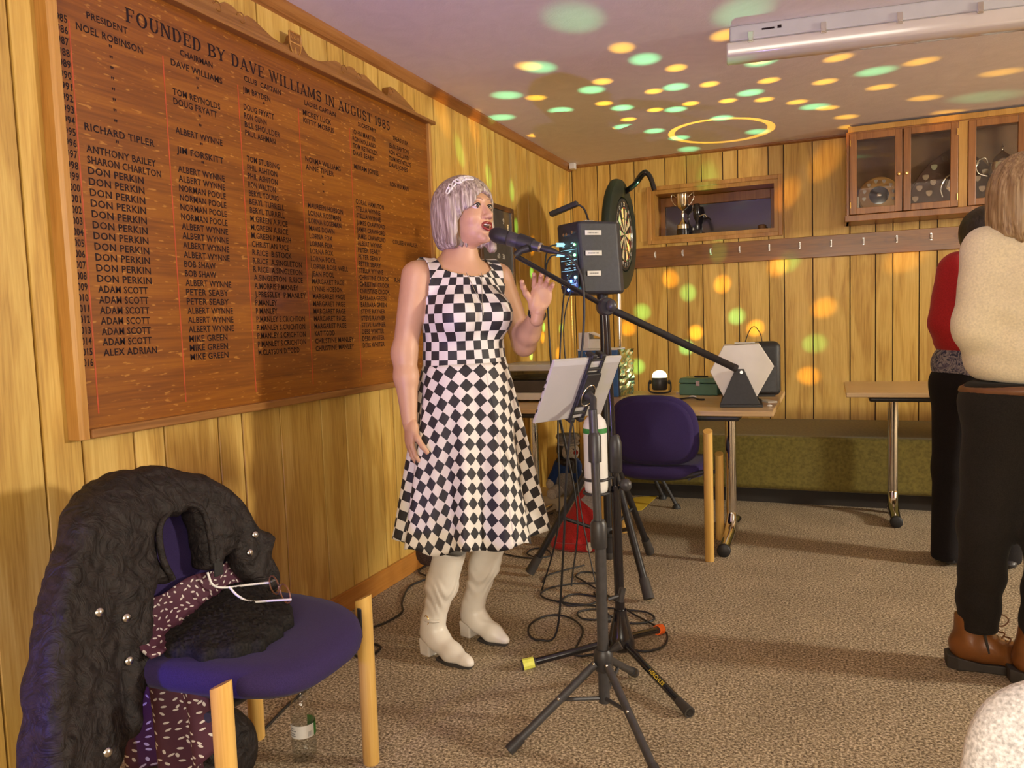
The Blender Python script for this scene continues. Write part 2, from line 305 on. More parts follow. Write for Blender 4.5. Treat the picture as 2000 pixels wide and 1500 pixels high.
def glass(name, tint=(1, 1, 1), rough=0.0, ior=1.45, thin=True, refl=None):
    m, nt, b = new_mat(name)
    b.inputs['Base Color'].default_value = (*tint, 1); b.inputs['Roughness'].default_value = rough; b.inputs['IOR'].default_value = ior; b.inputs['Transmission Weight'].default_value = 1.0
    if thin:   # thin pane: straight-through tint plus a gloss layer
        L = nt.links.new; tr = N(nt, 'ShaderNodeBsdfTransparent'); tr.inputs[0].default_value = (*tint, 1); gl = N(nt, 'ShaderNodeBsdfGlossy'); gl.inputs['Roughness'].default_value = 0.03
        lw = N(nt, 'ShaderNodeLayerWeight'); lw.inputs[0].default_value = 0.5; pw = N(nt, 'ShaderNodeMath', operation='POWER'); L(lw.outputs['Facing'], pw.inputs[0]); pw.inputs[1].default_value = 3.0; fr = N(nt, 'ShaderNodeMath', operation='MULTIPLY_ADD'); L(pw.outputs[0], fr.inputs[0]); fr.inputs[1].default_value = (refl or 1.5) - 1.1; fr.inputs[2].default_value = 0.045; mx = N(nt, 'ShaderNodeMixShader'); L(fr.outputs[0], mx.inputs[0]); L(tr.outputs[0], mx.inputs[1]); L(gl.outputs[0], mx.inputs[2])
        L(mx.outputs[0], nt.nodes['Material Output'].inputs[0])
glass('pane_glass', (0.93, 0.93, 0.92)); glass('bottle_plastic', (0.96, 0.97, 0.97), refl=1.7); glass('water', (0.96, 0.98, 0.985), refl=1.6); glass('smoke_lid', (0.35, 0.32, 0.30), refl=1.7); glass('spectacle_lens', (0.95, 0.93, 0.92))

# ------------------------------------------------------------------ geometry helpers (everything is given in world metres)
ORG = {}
def root(name, loc, label, cat, group=None):
    o = bpy.data.objects.new(name, None); COL.objects.link(o); o.location = loc; o.empty_display_size = 0.05
    ORG[o] = np.array(loc, float); o['label'] = label; o['category'] = cat
    if group: o['group'] = group
    return o
def nv(v): v = np.asarray(v, float); return v / np.linalg.norm(v)
def frame(d):
    d = nv(d); u = np.array([0, 0, 1.0]) if abs(d[2]) < 0.9 else np.array([1.0, 0, 0])
    a = nv(np.cross(u, d)); b = np.cross(d, a); return a, b
class MB:
    def __init__(s): s.v = []; s.f = []; s.uv = None
    def add(s, V, F):
        n = len(s.v); s.v.extend([tuple(map(float, p)) for p in V]); s.f.extend([tuple(i + n for i in f) for f in F]); return s
    def box(s, c, size, X=(1, 0, 0), Y=(0, 1, 0), Z=(0, 0, 1), taper=1.0):
        c = np.array(c, float); X, Y, Z = [np.array(a, float) for a in (X, Y, Z)]; h = np.array(size) / 2; V = []
        for k in (-1, 1):
            t = taper if k > 0 else 1
            for i, j in ((-1, -1), (1, -1), (1, 1), (-1, 1)): V.append(c + X * h[0] * i * t + Y * h[1] * j * t + Z * h[2] * k)
        return s.add(V, [(3, 2, 1, 0), (4, 5, 6, 7), (0, 1, 5, 4), (1, 2, 6, 5), (2, 3, 7, 6), (3, 0, 4, 7)])
    def bx(s, x0, x1, y0, y1, z0, z1): return s.box(((x0 + x1) / 2, (y0 + y1) / 2, (z0 + z1) / 2), (x1 - x0, y1 - y0, z1 - z0))
    def tube(s, pts, r, n=10, cap=True):
        pts = [np.array(p, float) for p in pts]; m = len(pts); rr = r if hasattr(r, '__len__') else [r] * m
        T = [nv(pts[min(i + 1, m - 1)] - pts[max(i - 1, 0)]) for i in range(m)]
        a, b = frame(T[0]); V = []
        for i in range(m):
            a = nv(a - T[i] * a.dot(T[i])); b = np.cross(T[i], a)
            for k in range(n):
                t = 2 * PI * k / n; V.append(pts[i] + rr[i] * (math.cos(t) * a + math.sin(t) * b))
        F = [(i * n + k, i * n + (k + 1) % n, (i + 1) * n + (k + 1) % n, (i + 1) * n + k) for i in range(m - 1) for k in range(n)]
        if cap: F += [tuple(range(n))[::-1], tuple((m - 1) * n + k for k in range(n))]
        return s.add(V, F)
    def lathe(s, prof, o=(0, 0, 0), ax=(0, 0, 1), n=24, sx=1.0, a=None):
        """profile of (radius, height) turned about ax through o"""
        o = np.array(o, float); ax = nv(ax); A, B = frame(ax)
        if a is not None: A = nv(np.array(a, float)); B = np.cross(ax, A)
        V = []; m = len(prof)
        for r, h in prof:
            for k in range(n):
                t = 2 * PI * k / n; V.append(o + ax * h + max(r, 1e-5) * (math.cos(t) * A * sx + math.sin(t) * B))
        F = [(i * n + k, i * n + (k + 1) % n, (i + 1) * n + (k + 1) % n, (i + 1) * n + k) for i in range(m - 1) for k in range(n)]
        F += [tuple(range(n))[::-1], tuple((m - 1) * n + k for k in range(n))]
        return s.add(V, F)
    def ell(s, c, r, n=14, m=9, Rm=None):
        c = np.array(c, float); r = np.array(r if hasattr(r, '__len__') else (r,) * 3, float); V = []
        for i in range(m + 1):
            p = PI * i / m
            for k in range(n):
                t = 2 * PI * k / n; q = np.array([math.sin(p) * math.cos(t), math.sin(p) * math.sin(t), -math.cos(p)]) * r
                V.append(c + (Rm @ q if Rm is not None else q))
        return s.add(V, [(i * n + k, i * n + (k + 1) % n, (i + 1) * n + (k + 1) % n, (i + 1) * n + k) for i in range(m) for k in range(n)])
    def prism(s, poly, o, U, W, D):
        """polygon in (U, W) at o, extruded by the vector D"""
        o, U, W, D = [np.array(q, float) for q in (o, U, W, D)]; n = len(poly)
        V = [o + U * p[0] + W * p[1] for p in poly] + [o + U * p[0] + W * p[1] + D for p in poly]
        return s.add(V, [tuple(range(n))[::-1], tuple(range(n, 2 * n))] + [(i, (i + 1) % n, n + (i + 1) % n, n + i) for i in range(n)])
    def pad(s, outline, prof, fn):
        """cushion: outline of (u, v), profile of (scale, height); fn maps (u, v, h) to a point"""
        n = len(outline); V = []
        for sc, h in prof:
            for (u, v) in outline: V.append(fn(u * sc, v * sc, h))
        m = len(prof); F = [(i * n + k, i * n + (k + 1) % n, (i + 1) * n + (k + 1) % n, (i + 1) * n + k) for i in range(m - 1) for k in range(n)]
        F += [tuple(range(n))[::-1], tuple((m - 1) * n + k for k in range(n))]
        return s.add(V, F)
    def build(s, name, mat, parent=None, smooth=None, bev=0.0, label=None, cat=None, group=None, kind=None, seg=2):
        V = np.array(s.v); F = s.f
        if parent is not None: org = ORG[parent]
        else: org = np.array([(V[:, 0].min() + V[:, 0].max()) / 2, (V[:, 1].min() + V[:, 1].max()) / 2, V[:, 2].min()])
        me = bpy.data.meshes.new(name); me.from_pydata((V - org).tolist(), [], F)
        me.materials.append(M[mat]); me.update(); fix_normals(me)
        o = bpy.data.objects.new(name, me); COL.objects.link(o); ORG[o] = org
        if parent is not None: o.parent = parent
        else: o.location = org
        if s.uv is not None:
            ul = me.uv_layers.new(name='UVMap'); U = np.array(s.uv); li = np.empty(len(me.loops), int); me.loops.foreach_get('vertex_index', li)
            ul.data.foreach_set('uv', U[li].astype(np.float32).ravel())
        if smooth is not None:
            me.shade_smooth() if smooth >= 180 else me.set_sharp_from_angle(angle=math.radians(smooth))
            if smooth < 180: me.polygons.foreach_set('use_smooth', [True] * len(me.polygons))
        if bev:
            b = o.modifiers.new('bevel', 'BEVEL'); b.width = bev; b.segments = seg; b.limit_method = 'ANGLE'; b.angle_limit = math.radians(40)
        tag(o, label, cat, group, kind)
        return o
def fix_normals(me):
    import bmesh
    bm = bmesh.new(); bm.from_mesh(me); bmesh.ops.recalc_face_normals(bm, faces=bm.faces); bm.to_mesh(me); bm.free()
def tag(o, label=None, cat=None, group=None, kind=None):
    if label: o['label'] = label
    if cat: o['category'] = cat
    if group: o['group'] = group
    if kind: o['kind'] = kind
    return o
def rot2(a):
    c, s = math.cos(a), math.sin(a); return np.array([[c, -s, 0], [s, c, 0], [0, 0, 1.0]])
def smoothline(pts, k=6):
    """Catmull-Rom through the points"""
    P = [np.array(p, float) for p in pts]; P = [2 * P[0] - P[1]] + P + [2 * P[-1] - P[-2]]; out = []
    for i in range(1, len(P) - 2):
        for j in range(k):
            t = j / k; out.append(0.5 * ((2 * P[i]) + (-P[i - 1] + P[i + 1]) * t + (2 * P[i - 1] - 5 * P[i] + 4 * P[i + 1] - P[i + 2]) * t * t + (-P[i - 1] + 3 * P[i] - 3 * P[i + 1] + P[i + 2]) * t ** 3))
    out.append(P[-2]); return out
def cable(name, pts, r, mat, parent=None, k=6, **kw):
    return MB().tube(smoothline(pts, k), r, 8).build(name, mat, parent, smooth=60, **kw)

# ------------------------------------------------------------------ implicit bodies: capsules and ellipsoids blended into one skin
def smin(a, b, k):
    h = np.clip(0.5 + 0.5 * (b - a) / k, 0, 1); return b * (1 - h) + a * h - k * h * (1 - h)
def smax(a, b, k): return -smin(-a, -b, k)
def d_cap(P, a, b, ra, rb):
    a = np.asarray(a, float); b = np.asarray(b, float); ba = b - a; t = np.clip(((P - a) @ ba) / (ba @ ba), 0, 1)
    return np.linalg.norm(P - a - t[:, None] * ba, axis=1) - (ra + (rb - ra) * t)
def d_ell(P, c, r, Rm=None):
    q = P - np.asarray(c, float)
    if Rm is not None: q = q @ Rm
    r = np.asarray(r, float); k0 = np.linalg.norm(q / r, axis=1); k1 = np.linalg.norm(q / (r * r), axis=1) + 1e-9
    return k0 * (k0 - 1) / k1
def prims(lst, k=0.02):
    def fn(P):
        d = None
        for p in lst:
            kk = p[-1] if p[0].isupper() else k; t = p[0].lower(); q = p[1:-1] if p[0].isupper() else p[1:]
            e = d_cap(P, *q) if t == 'c' else d_ell(P, *q)
            d = e if d is None else smin(d, e, kk)
        return d
    return fn
def surfnet(fn, lo, hi, h, snap=2):
    lo = np.array(lo, float); n = np.ceil((np.array(hi) - lo) / h).astype(int) + 1; B = 8
    F = np.full(n, 1.0, np.float32); nb = -(-n // B)
    bi = np.stack(np.meshgrid(*[np.arange(k) for k in nb], indexing='ij'), -1).reshape(-1, 3)
    cd = fn(lo + (bi * B + B / 2) * h); rad = B * h * 0.87 + h * 2
    off = np.stack(np.meshgrid(*[np.arange(B)] * 3, indexing='ij'), -1).reshape(-1, 3)
    inside = bi[cd < -rad]
    for b in inside: s = b * B; F[s[0]:s[0] + B, s[1]:s[1] + B, s[2]:s[2] + B] = -1
    act = bi[np.abs(cd) <= rad * 1.6]
    idx = (act[:, None, :] * B + off[None]).reshape(-1, 3); ok = np.all(idx < n, axis=1); idx = idx[ok]
    for i in range(0, len(idx), 400000):
        q = idx[i:i + 400000]; F[q[:, 0], q[:, 1], q[:, 2]] = fn(lo + q * h)
    S = F < 0; c = S[:-1, :-1, :-1].astype(np.int8)
    tot = np.zeros_like(c)
    for i in (0, 1):
        for j in (0, 1):
            for k in (0, 1): tot += S[i:n[0] - 1 + i, j:n[1] - 1 + j, k:n[2] - 1 + k]
    cell = np.argwhere((tot > 0) & (tot < 8)); ids = -np.ones(tot.shape, np.int64); ids[cell[:, 0], cell[:, 1], cell[:, 2]] = np.arange(len(cell))
    acc = np.zeros((len(cell), 3)); cnt = np.zeros(len(cell))
    co = [(i, j, k) for i in (0, 1) for j in (0, 1) for k in (0, 1)]
    for a in co:
        for ax in range(3):
            if a[ax] == 0:
                b = list(a); b[ax] = 1; pa = cell + a; pb = cell + b
                fa = F[pa[:, 0], pa[:, 1], pa[:, 2]]; fb = F[pb[:, 0], pb[:, 1], pb[:, 2]]; m = (fa < 0) != (fb < 0)
                t = fa[m] / (fa[m] - fb[m]); acc[m] += pa[m] + t[:, None] * (pb[m] - pa[m]); cnt[m] += 1
    V = lo + acc / cnt[:, None] * h
    for _ in range(snap):
        e = h * 0.3; f0 = fn(V); g = np.stack([(fn(V + e * np.eye(3)[i]) - f0) / e for i in range(3)], 1)
        V = V - np.clip(f0, -h, h)[:, None] * g / np.maximum((g * g).sum(1), 0.3)[:, None]
    Q = []
    for ax in range(3):
        a1, a2 = [(1, 2), (2, 0), (0, 1)][ax]; sl0 = [slice(None)] * 3; sl1 = [slice(None)] * 3; sl0[ax] = slice(0, -1); sl1[ax] = slice(1, None)
        E = np.argwhere(S[tuple(sl0)] != S[tuple(sl1)]); E = E[(E[:, a1] > 0) & (E[:, a2] > 0) & (E[:, a1] < n[a1] - 1) & (E[:, a2] < n[a2] - 1)]
        d1 = np.zeros(3, int); d1[a1] = 1; d2 = np.zeros(3, int); d2[a2] = 1
        q = np.stack([ids[tuple((E - d).T)] for d in (d1 + d2, d2, np.zeros(3, int), d1)], 1); Q.append(q)
    Q = np.concatenate(Q); Q = Q[(Q >= 0).all(1)]
    return V, Q
def sdf_part(name, fn, lo, hi, h, mat, parent, xf=None, keep=None, smooth=180, snap=2, uvf=None, label=None, extra=None, **kw):
    V, Q = surfnet(fn, lo, hi, h, snap)
    if extra is not None:
        for (f2, l2, h2_, hh) in extra:
            V2, Q2 = surfnet(f2, l2, h2_, hh, snap); Q = np.concatenate([Q, Q2 + len(V)]); V = np.concatenate([V, V2])
    if keep is not None:
        m = keep(V); Q = Q[m[Q].all(1)]; used = np.unique(Q); mp = -np.ones(len(V), int); mp[used] = np.arange(len(used)); V = V[used]; Q = mp[Q]
    mb = MB(); mb.uv = uvf(V) if uvf else None
    W = xf(V) if xf else V
    mb.v = [tuple(p) for p in W]; mb.f = [tuple(q) for q in Q.tolist()]
    return mb.build(name, mat, parent, smooth=smooth, label=label, **kw)

# ------------------------------------------------------------------ the room
XW, YB, H = -1.88, 5.892, 2.40
XR, YF = 5.6, -3.6
def struct(name, mb, mat, **kw): return mb.build(name, mat, kind='structure', **kw)
struct('floor', MB().bx(XW - .1, XR, YF, YB + .1, -0.06, 0), 'carpet')
struct('ceiling', MB().bx(XW - .1, XR, YF, YB + .1, H, H + 0.06), 'ceiling_paint')
wl = struct('wall_left', MB().bx(XW - .10, XW - 0.0165, YF, YB, 0, H), 'panel_wood')
MB().bx(XW - .0164, XW - 0.014, .53, YB, 0, H).build('groove_backing', 'groove_dark', wl)
WY0, WY1, WZ0, WZ1 = -1.245, -0.335, 1.775, 2.145     # opening of the hatch window in the back wall (x0, x1, z0, z1)
mb = MB(); y0, y1 = YB + 0.014, YB + 0.10
mb.bx(XW, WY0, y0, y1, 0, H).bx(WY1, XR, y0, y1, 0, H).bx(WY0, WY1, y0, y1, 0, WZ0).bx(WY0, WY1, y0, y1, WZ1, H)
wb = struct('wall_back', mb, 'panel_wood')
mb = MB(); mb.bx(XW, WY0, YB + .0139, YB + .01395, 0, H).bx(WY1, 1.9, YB + .0139, YB + .01395, 0, H).bx(WY0, WY1, YB + .0139, YB + .01395, 0, WZ0).bx(WY0, WY1, YB + .0139, YB + .01395, WZ1, H); mb.build('groove_backing', 'groove_dark', wb)
struct('wall_right', MB().bx(XR, XR + .1, YF, YB, 0, H), 'panel_wood')
struct('wall_front', MB().bx(XW, XR, YF - .1, YF, 0, H), 'panel_wood')
def plank(par, a, b, z0, z1, side):
    g = 0.0032; c = 0.0012; m = MB(); prof = [(a + g, 0), (a + g, 0.010), (a + g + c, 0.0135), (b - g - c, 0.0135), (b - g, 0.010), (b - g, 0)]
    if side == 'L': m.prism([(p, q) for p, q in prof], (XW - 0.0138, 0, z0), (0, 1, 0), (1, 0, 0), (0, 0, z1 - z0))
    else: m.prism([(p, q) for p, q in prof], (0, YB + 0.0136, z0), (1, 0, 0), (0, -1, 0), (0, 0, z1 - z0))
    m.build('plank', 'panel_wood', par)
LY = [.53, .64, .86, .97, 1.207, 1.365, 1.478, 1.646, 1.758, 1.983, 2.095, 2.295, 2.543, 2.712, 2.823, 2.982, 3.093, 3.312, 3.425, 3.62, 3.86, 4.03, 4.14, 4.30, 4.41, 4.64, 4.75, 4.95, 5.19, 5.36, 5.47, 5.63, 5.74, 5.878]
for a, b in zip(LY, LY[1:]): plank(wl, a, b, 0.0, H, 'L')
BX = [-1.866, -1.662, -1.56, -1.372, -1.138, -.979, -.87, -.717, -.612, -.402, -.298, -.108, .132, .293, .4, .56, .666, .876, .98, 1.17, 1.41, 1.57, 1.68, 1.83]
for a, b in zip(BX, BX[1:]):
    if b > WY0 and a < WY1:
        for z0, z1 in ((0, WZ0), (WZ1, H)): plank(wb, a, b, z0, z1, 'B')
        if a < WY0 - .02: plank(wb, a, WY0, WZ0, WZ1, 'B')
        if b > WY1 + .02: plank(wb, WY1, b, WZ0, WZ1, 'B')
    else: plank(wb, a, b, 0, H, 'B')
struct('baseboard_left', MB().bx(XW, XW + 0.018, YF, 4.9, 0, 0.092), 'base_wood', bev=0.004)
struct('trim_1', MB().prism([(0, 0), (0.030, 0), (0.030, -.012), (0.012, -.045), (0, -.052)], (XW, YF, H), (1, 0, 0), (0, 0, 1), (0, YB - YF, 0)), 'trim_wood')
struct('trim_2', MB().prism([(0, 0), (-0.014, 0), (-0.014, -.012), (-.004, -.022), (0, -.022)], (XW, YB, H), (0, 1, 0), (0, 0, 1), (XR - XW, 0, 0)), 'trim_wood')
struct('trim_3', MB().bx(XW, XW + .012, YB - .012, YB, 0, H), 'panel_wood')

# ------------------------------------------------------------------ lettering
def text_mesh(lines, o, U, W, Nn, depth=0.0006):
    """lines of (string, u, w, cap height, fit width or None) written flat on the plane (U right, W up) at o"""
    o, U, W, Nn = [np.array(q, float) for q in (o, U, W, Nn)]; mb = MB(); dg = bpy.context.evaluated_depsgraph_get()
    cache = {}
    for (s, u, w_, cap, fit) in lines:
        if s not in cache:
            cu = bpy.data.curves.new('t', 'FONT'); cu.body = s; cu.resolution_u = 2; cu.offset = 0.02; cu.space_character = 1.06
            ob = bpy.data.objects.new('t', cu); me = ob.to_mesh(); V = np.array([v.co[:] for v in me.vertices]) if len(me.vertices) else np.zeros((0, 3)); F = [tuple(p.vertices) for p in me.polygons]
            cache[s] = (V.copy(), F); ob.to_mesh_clear(); bpy.data.objects.remove(ob); bpy.data.curves.remove(cu)
        V, F = cache[s]
        if not len(V): continue
        hgt = 0.70; k = cap / hgt; wd = V[:, 0].max() - V[:, 0].min(); kx = k if fit is None else fit / wd
        P = o + U * (u + (V[:, 0:1] - V[:, 0].min()) * kx) + W * (w_ + V[:, 1:2] * k) + Nn * depth
        mb.add(P, F)
    return mb
def seg_poly(pts, t):
    """thick polyline as quads in 2-D; t is the pen thickness"""
    q = []
    for (a, b) in zip(pts, pts[1:]):
        a = np.array(a, float); b = np.array(b, float); d = b - a; l = np.linalg.norm(d)
        if l < 1e-6: continue
        d /= l; nrm = np.array([-d[1], d[0]]) * t / 2; a = a - d * t * .12; b = b + d * t * .12
        q.append([a + nrm, a - nrm, b - nrm, b + nrm])
    return q
def arc(cx, cy, rx, ry, a0, a1, n=12): return [(cx + rx * math.cos(math.radians(a0 + (a1 - a0) * i / n)), cy + ry * math.sin(math.radians(a0 + (a1 - a0) * i / n))) for i in range(n + 1)]
def slab(ch):
    """slab-serif capital: list of convex 2-D polygons in a unit-high cell, and its width"""
    B = lambda x0, x1, y0, y1: [(x0, y0), (x1, y0), (x1, y1), (x0, y1)]
    T = .19; th = .10; s = .075
    st = lambda x, t=T, top=1, bot=1: [B(x, x + t, 0, 1)] + ([B(x - .08, x + t + .08, 1 - s, 1)] if top else []) + ([B(x - .08, x + t + .08, 0, s)] if bot else [])
    dg = lambda x0, x1, t, y0=0, y1=1: [[(x0, y0), (x0 + t, y0), (x1 + t, y1), (x1, y1)]]
    ring = lambda cx, rx, cy, ry, a0, a1: [[(cx + rx * math.cos(p), cy + ry * math.sin(p)), (cx + rx * math.cos(q), cy + ry * math.sin(q)), (cx + (rx - .19) * math.cos(q), cy + (ry - .08) * math.sin(q)), (cx + (rx - .19) * math.cos(p), cy + (ry - .08) * math.sin(p))] for p, q in [(math.radians(a0 + (a1 - a0) * i / 16), math.radians(a0 + (a1 - a0) * (i + 1) / 16)) for i in range(16)]]
    if ch in 'FEL':
        r = st(.1); w = .78
        if ch != 'L': r += [B(.1, .74, 1 - s, 1), B(.66, .74, .74, 1), B(.25, .55, .47, .55), B(.5, .56, .40, .62)]
        if ch != 'F': r += [B(.1, .76, 0, s), B(.68, .76, 0, .27)]
    elif ch == 'I' or ch == '1': r = st(.1) if ch == 'I' else st(.1, top=0) + [[(.0, .84), (.1, .84), (.29, 1), (.1, 1)]]; w = .40
    elif ch == 'T': r = st(.32, top=0) + [B(.02, .82, 1 - s, 1), B(.02, .10, .72, 1), B(.74, .82, .72, 1)]; w = .84
    elif ch == 'N': r = st(.08, th) + st(.72, th) + dg(.72, .08, T, 0, 1)[:0] + [[(.08, 1), (.28, 1), (.82, 0), (.64, 0)]]; w = .92
    elif ch == 'M': r = st(.08, th) + st(.86, T) + [[(.08, 1), (.28, 1), (.60, .1), (.46, .1)], [(.86, 1), (1.0, 1), (.60, .1), (.48, .1)]]; w = 1.16
    elif ch == 'A': r = dg(.06, .40, th) + [[(.68, 0), (.88, 0), (.52, 1), (.36, 1)], B(.24, .70, .28, .36), B(-.02, .26, 0, s), B(.58, .96, 0, s)]; w = .94
    elif ch == 'V': r = [[(.02, 1), (.22, 1), (.54, 0), (.38, 0)], [(.74, 1), (.84, 1), (.52, 0), (.42, 0)], B(-.04, .30, 1 - s, 1), B(.66, .92, 1 - s, 1)]; w = .90
    elif ch == 'W': r = [[(.02, 1), (.20, 1), (.42, 0), (.30, 0)], [(.56, 1), (.64, 1), (.40, 0), (.32, 0)], [(.50, 1), (.68, 1), (.90, 0), (.78, 0)], [(1.08, 1), (1.16, 1), (.88, 0), (.80, 0)], B(-.05, .28, 1 - s, 1), B(.42, .74, 1 - s, 1), B(1.0, 1.24, 1 - s, 1)]; w = 1.22
    elif ch == 'Y': r = [B(.32, .51, 0, .48), B(.24, .59, 0, s), [(.02, 1), (.22, 1), (.51, .42), (.33, .42)], [(.72, 1), (.82, 1), (.51, .42), (.40, .42)], B(-.04, .30, 1 - s, 1), B(.64, .90, 1 - s, 1)]; w = .88
    elif ch == 'U': r = [B(.1, .29, .3, 1), B(.68, .78, .3, 1), B(.02, .37, 1 - s, 1), B(.60, .86, 1 - s, 1)] + ring(.44, .34, .32, .33, 180, 360); w = .90
    elif ch == 'D': r = st(.1) + [B(.25, .45, 1 - s, 1), B(.25, .45, 0, s)] + ring(.42, .42, .5, .5, -90, 90); w = .90
    elif ch == 'B': r = st(.1) + [B(.25, .5, 1 - s, 1), B(.25, .5, .47, .55), B(.25, .5, 0, s)] + ring(.45, .33, .755, .245, -90, 90) + ring(.45, .38, .265, .265, -90, 90); w = .86
    elif ch == 'O': r = ring(.46, .45, .5, .52, 0, 360); w = .95
    elif ch == 'G': r = ring(.46, .45, .5, .52, 40, 330) + [B(.66, .84, 0.05, .42), B(.52, .92, .38, .45), B(.72, .80, .70, .98)]; w = .96
    elif ch == 'S': r = seg_poly(arc(.38, .74, .26, .22, 20, 270) + arc(.38, .28, .28, .24, 90, -160), .15) + [B(.60, .67, .70, .97), B(.06, .13, .03, .32)]; w = .76
    elif ch == '9': r = seg_poly(arc(.36, .66, .24, .28, 0, 360), .14) + seg_poly([(.60, .66), (.58, .35), (.48, .14), (.30, .06), (.14, .12)], .14); w = .74
    elif ch == '8': r = seg_poly(arc(.36, .74, .21, .20, 0, 360), .14) + seg_poly(arc(.36, .27, .27, .22, 0, 360), .14); w = .74
    elif ch == '5': r = seg_poly([(.62, .94), (.20, .94), (.16, .55)], .13) + seg_poly(arc(.34, .32, .27, .26, 120, -150), .14); w = .74
    else: return [], .42
    return r, w
def slab_text(s, o, U, W, Nn, cap, total):
    o, U, W, Nn = [np.array(q, float) for q in (o, U, W, Nn)]; adv = sum(slab(c)[1] + .10 for c in s); k = total / adv; mb = MB(); x = 0
    for c in s:
        P, w_ = slab(c)
        for i, poly in enumerate(P): mb.add([o + U * ((x + p[0]) * k) + W * (p[1] * cap) + Nn * (0.0006 + i * 2e-5) for p in poly], [tuple(range(len(poly)))])
        x += w_ + .10
    return mb

# ------------------------------------------------------------------ honours board
hb = root('honours_board', (XW, 2.473, 0.912), 'large varnished oak honours board with painted names and carved crest on panelled wall', 'board')
px = XW + 0.028
MB().bx(XW, px, 1.45, 3.50, 0.925, 2.19).build('panel', 'board_oak', hb)
for y0, y1 in ((1.437, 1.470), (3.478, 3.510)):
    MB().prism([(y0, 0), (y0, .042), (y0 + (.012 if y0 < 2 else .004), .046), (y1 - (.004 if y0 < 2 else .012), .046), (y1, .036), (y1, 0)], (XW, 0, .912), (0, 1, 0), (1, 0, 0), (0, 0, 1.285)).build('stile', 'frame_oak', hb)
MB().bx(XW, XW + .052, 1.470, 3.478, .912, .938).build('bottom_rail', 'pediment_oak', hb, bev=.004)
MB().bx(XW, XW + .062, 1.425, 3.522, 2.186, 2.203).build('cornice', 'pediment_oak', hb, bev=.003)
half = [(.005, 2.294), (.02, 2.285), (.030, 2.262), (.048, 2.244), (.068, 2.233), (.10, 2.230), (.145, 2.236), (.19, 2.250), (.238, 2.266), (.27, 2.268), (.295, 2.256), (.31, 2.262), (.345, 2.275), (.377, 2.275), (.40, 2.262), (.415, 2.256), (.43, 2.266), (.462, 2.271), (.50, 2.26), (.566, 2.240), (.61, 2.231), (.638, 2.228), (.648, 2.245), (.652, 2.268), (.67, 2.278), (.70, 2.277), (.74, 2.268), (.80, 2.252), (.86, 2.232), (.91, 2.212), (.945, 2.200), (.98, 2.200)]
out = [(-u, z) for u, z in half[::-1]] + half
pm = MB(); n = len(out)
V = [(XW + d, 2.473 + u, z) for d in (0.0, 0.034) for u, z in out] + [(XW + d, 2.473 + u, 2.197) for d in (0.0, 0.034) for u, z in out]
F = []
for i in range(n - 1): F += [(n + i, n + i + 1, 3 * n + i + 1, 3 * n + i), (i, 2 * n + i, 2 * n + i + 1, i + 1), (i, i + 1, n + i + 1, n + i)]
pm.add(V, F); ped = pm.build('pediment', 'pediment_oak', hb)
for sgn in (-1, 1):    # carved scrolls along the pediment
    for (u, z, r) in ((.30, 2.246, .024), (.41, 2.245, .022), (.67, 2.25, .022)):
        MB().tube([(XW + .0345, 2.473 + sgn * (u + r * math.cos(t) * (1 - t / 9)), z + r * math.sin(t) * (1 - t / 9)) for t in np.linspace(.3, 5.5, 18)], .0022, 6).build('scroll', 'pediment_oak', ped, smooth=60)
sh = [(-.033, .038), (.033, .038), (.033, -.005), (.026, -.028), (.012, -.046), (0, -.056), (-.012, -.046), (-.026, -.028), (-.033, -.005)]
cr = MB().prism(sh, (XW + .034, 2.455, 2.252), (0, 1, 0), (0, 0, 1), (.004, 0, 0)).build('crest', 'pediment_oak', hb, label='small carved shield crest')
loop = [(XW + .0395, 2.455 + u, 2.252 + z) for u, z in sh]; MB().tube(loop + [loop[0], loop[1]], .0026, 6).build('crest_border', 'frame_oak', cr, smooth=60)
MB().bx(XW + .037, XW + .0405, 2.424, 2.486, 2.249, 2.254).build('crest_bar', 'frame_oak', cr)
for du in (-.017, 0, .017): MB().tube([(XW + .039, 2.455 + du + .005 * math.sin(t), 2.272 + .006 * math.cos(t)) for t in np.linspace(0, 5.5, 8)], .0017, 5).build('crest_mark', 'frame_oak', cr, smooth=60)
MB().tube([(XW + .039, 2.455, 2.238), (XW + .039, 2.455, 2.205)], [.002, .005], 6).build('crest_mark', 'frame_oak', cr)
MB().ell((XW + .036, 2.47, 2.198), (.004, .012, .004)).build('repair_patch', 'white_card', hb)
tU, tW, tN = (0, 1, 0), (0, 0, 1), (1, 0, 0)
TT = 'FOUNDED BY DAVE WILLIAMS IN AUGUST 1985'; kk = 1.440 / sum(slab(c)[1] + .10 for c in TT); xx = 0.0
for wd in TT.split(' '):
    wl_ = sum(slab(c)[1] + .10 for c in wd); slab_text(wd, (px, 1.695 + xx * kk, 2.078), tU, tW, tN, .040, wl_ * kk).build('title_word', 'ink', hb); xx += wl_ + .52
Z0, DZ, CAP = 2.003, .02905, .0195
rowz = lambda i: Z0 - DZ * i
dit = '"'
colA = ['NOEL ROBINSON'] + [dit] * 8 + ['RICHARD TIPLER', dit, 'ANTHONY BAILEY', 'SHARON CHARLTON'] + ['DON PERKIN'] * 11 + ['ADAM SCOTT'] * 6 + ['ALEX ADRIAN']
colB = ['DAVE WILLIAMS', dit, dit, 'TOM REYNOLDS', 'DOUG FRYATT', dit, dit, 'ALBERT WYNNE', dit, 'JIM FORSKITT', dit, 'ALBERT WYNNE', 'ALBERT WYNNE'] + ['NORMAN POOLE'] * 4 + ['ALBERT WYNNE'] * 4 + ['BOB SHAW'] * 2 + ['ALBERT WYNNE'] + ['PETER SEABY'] * 2 + ['ALBERT WYNNE'] * 3 + ['MIKE GREEN'] * 3
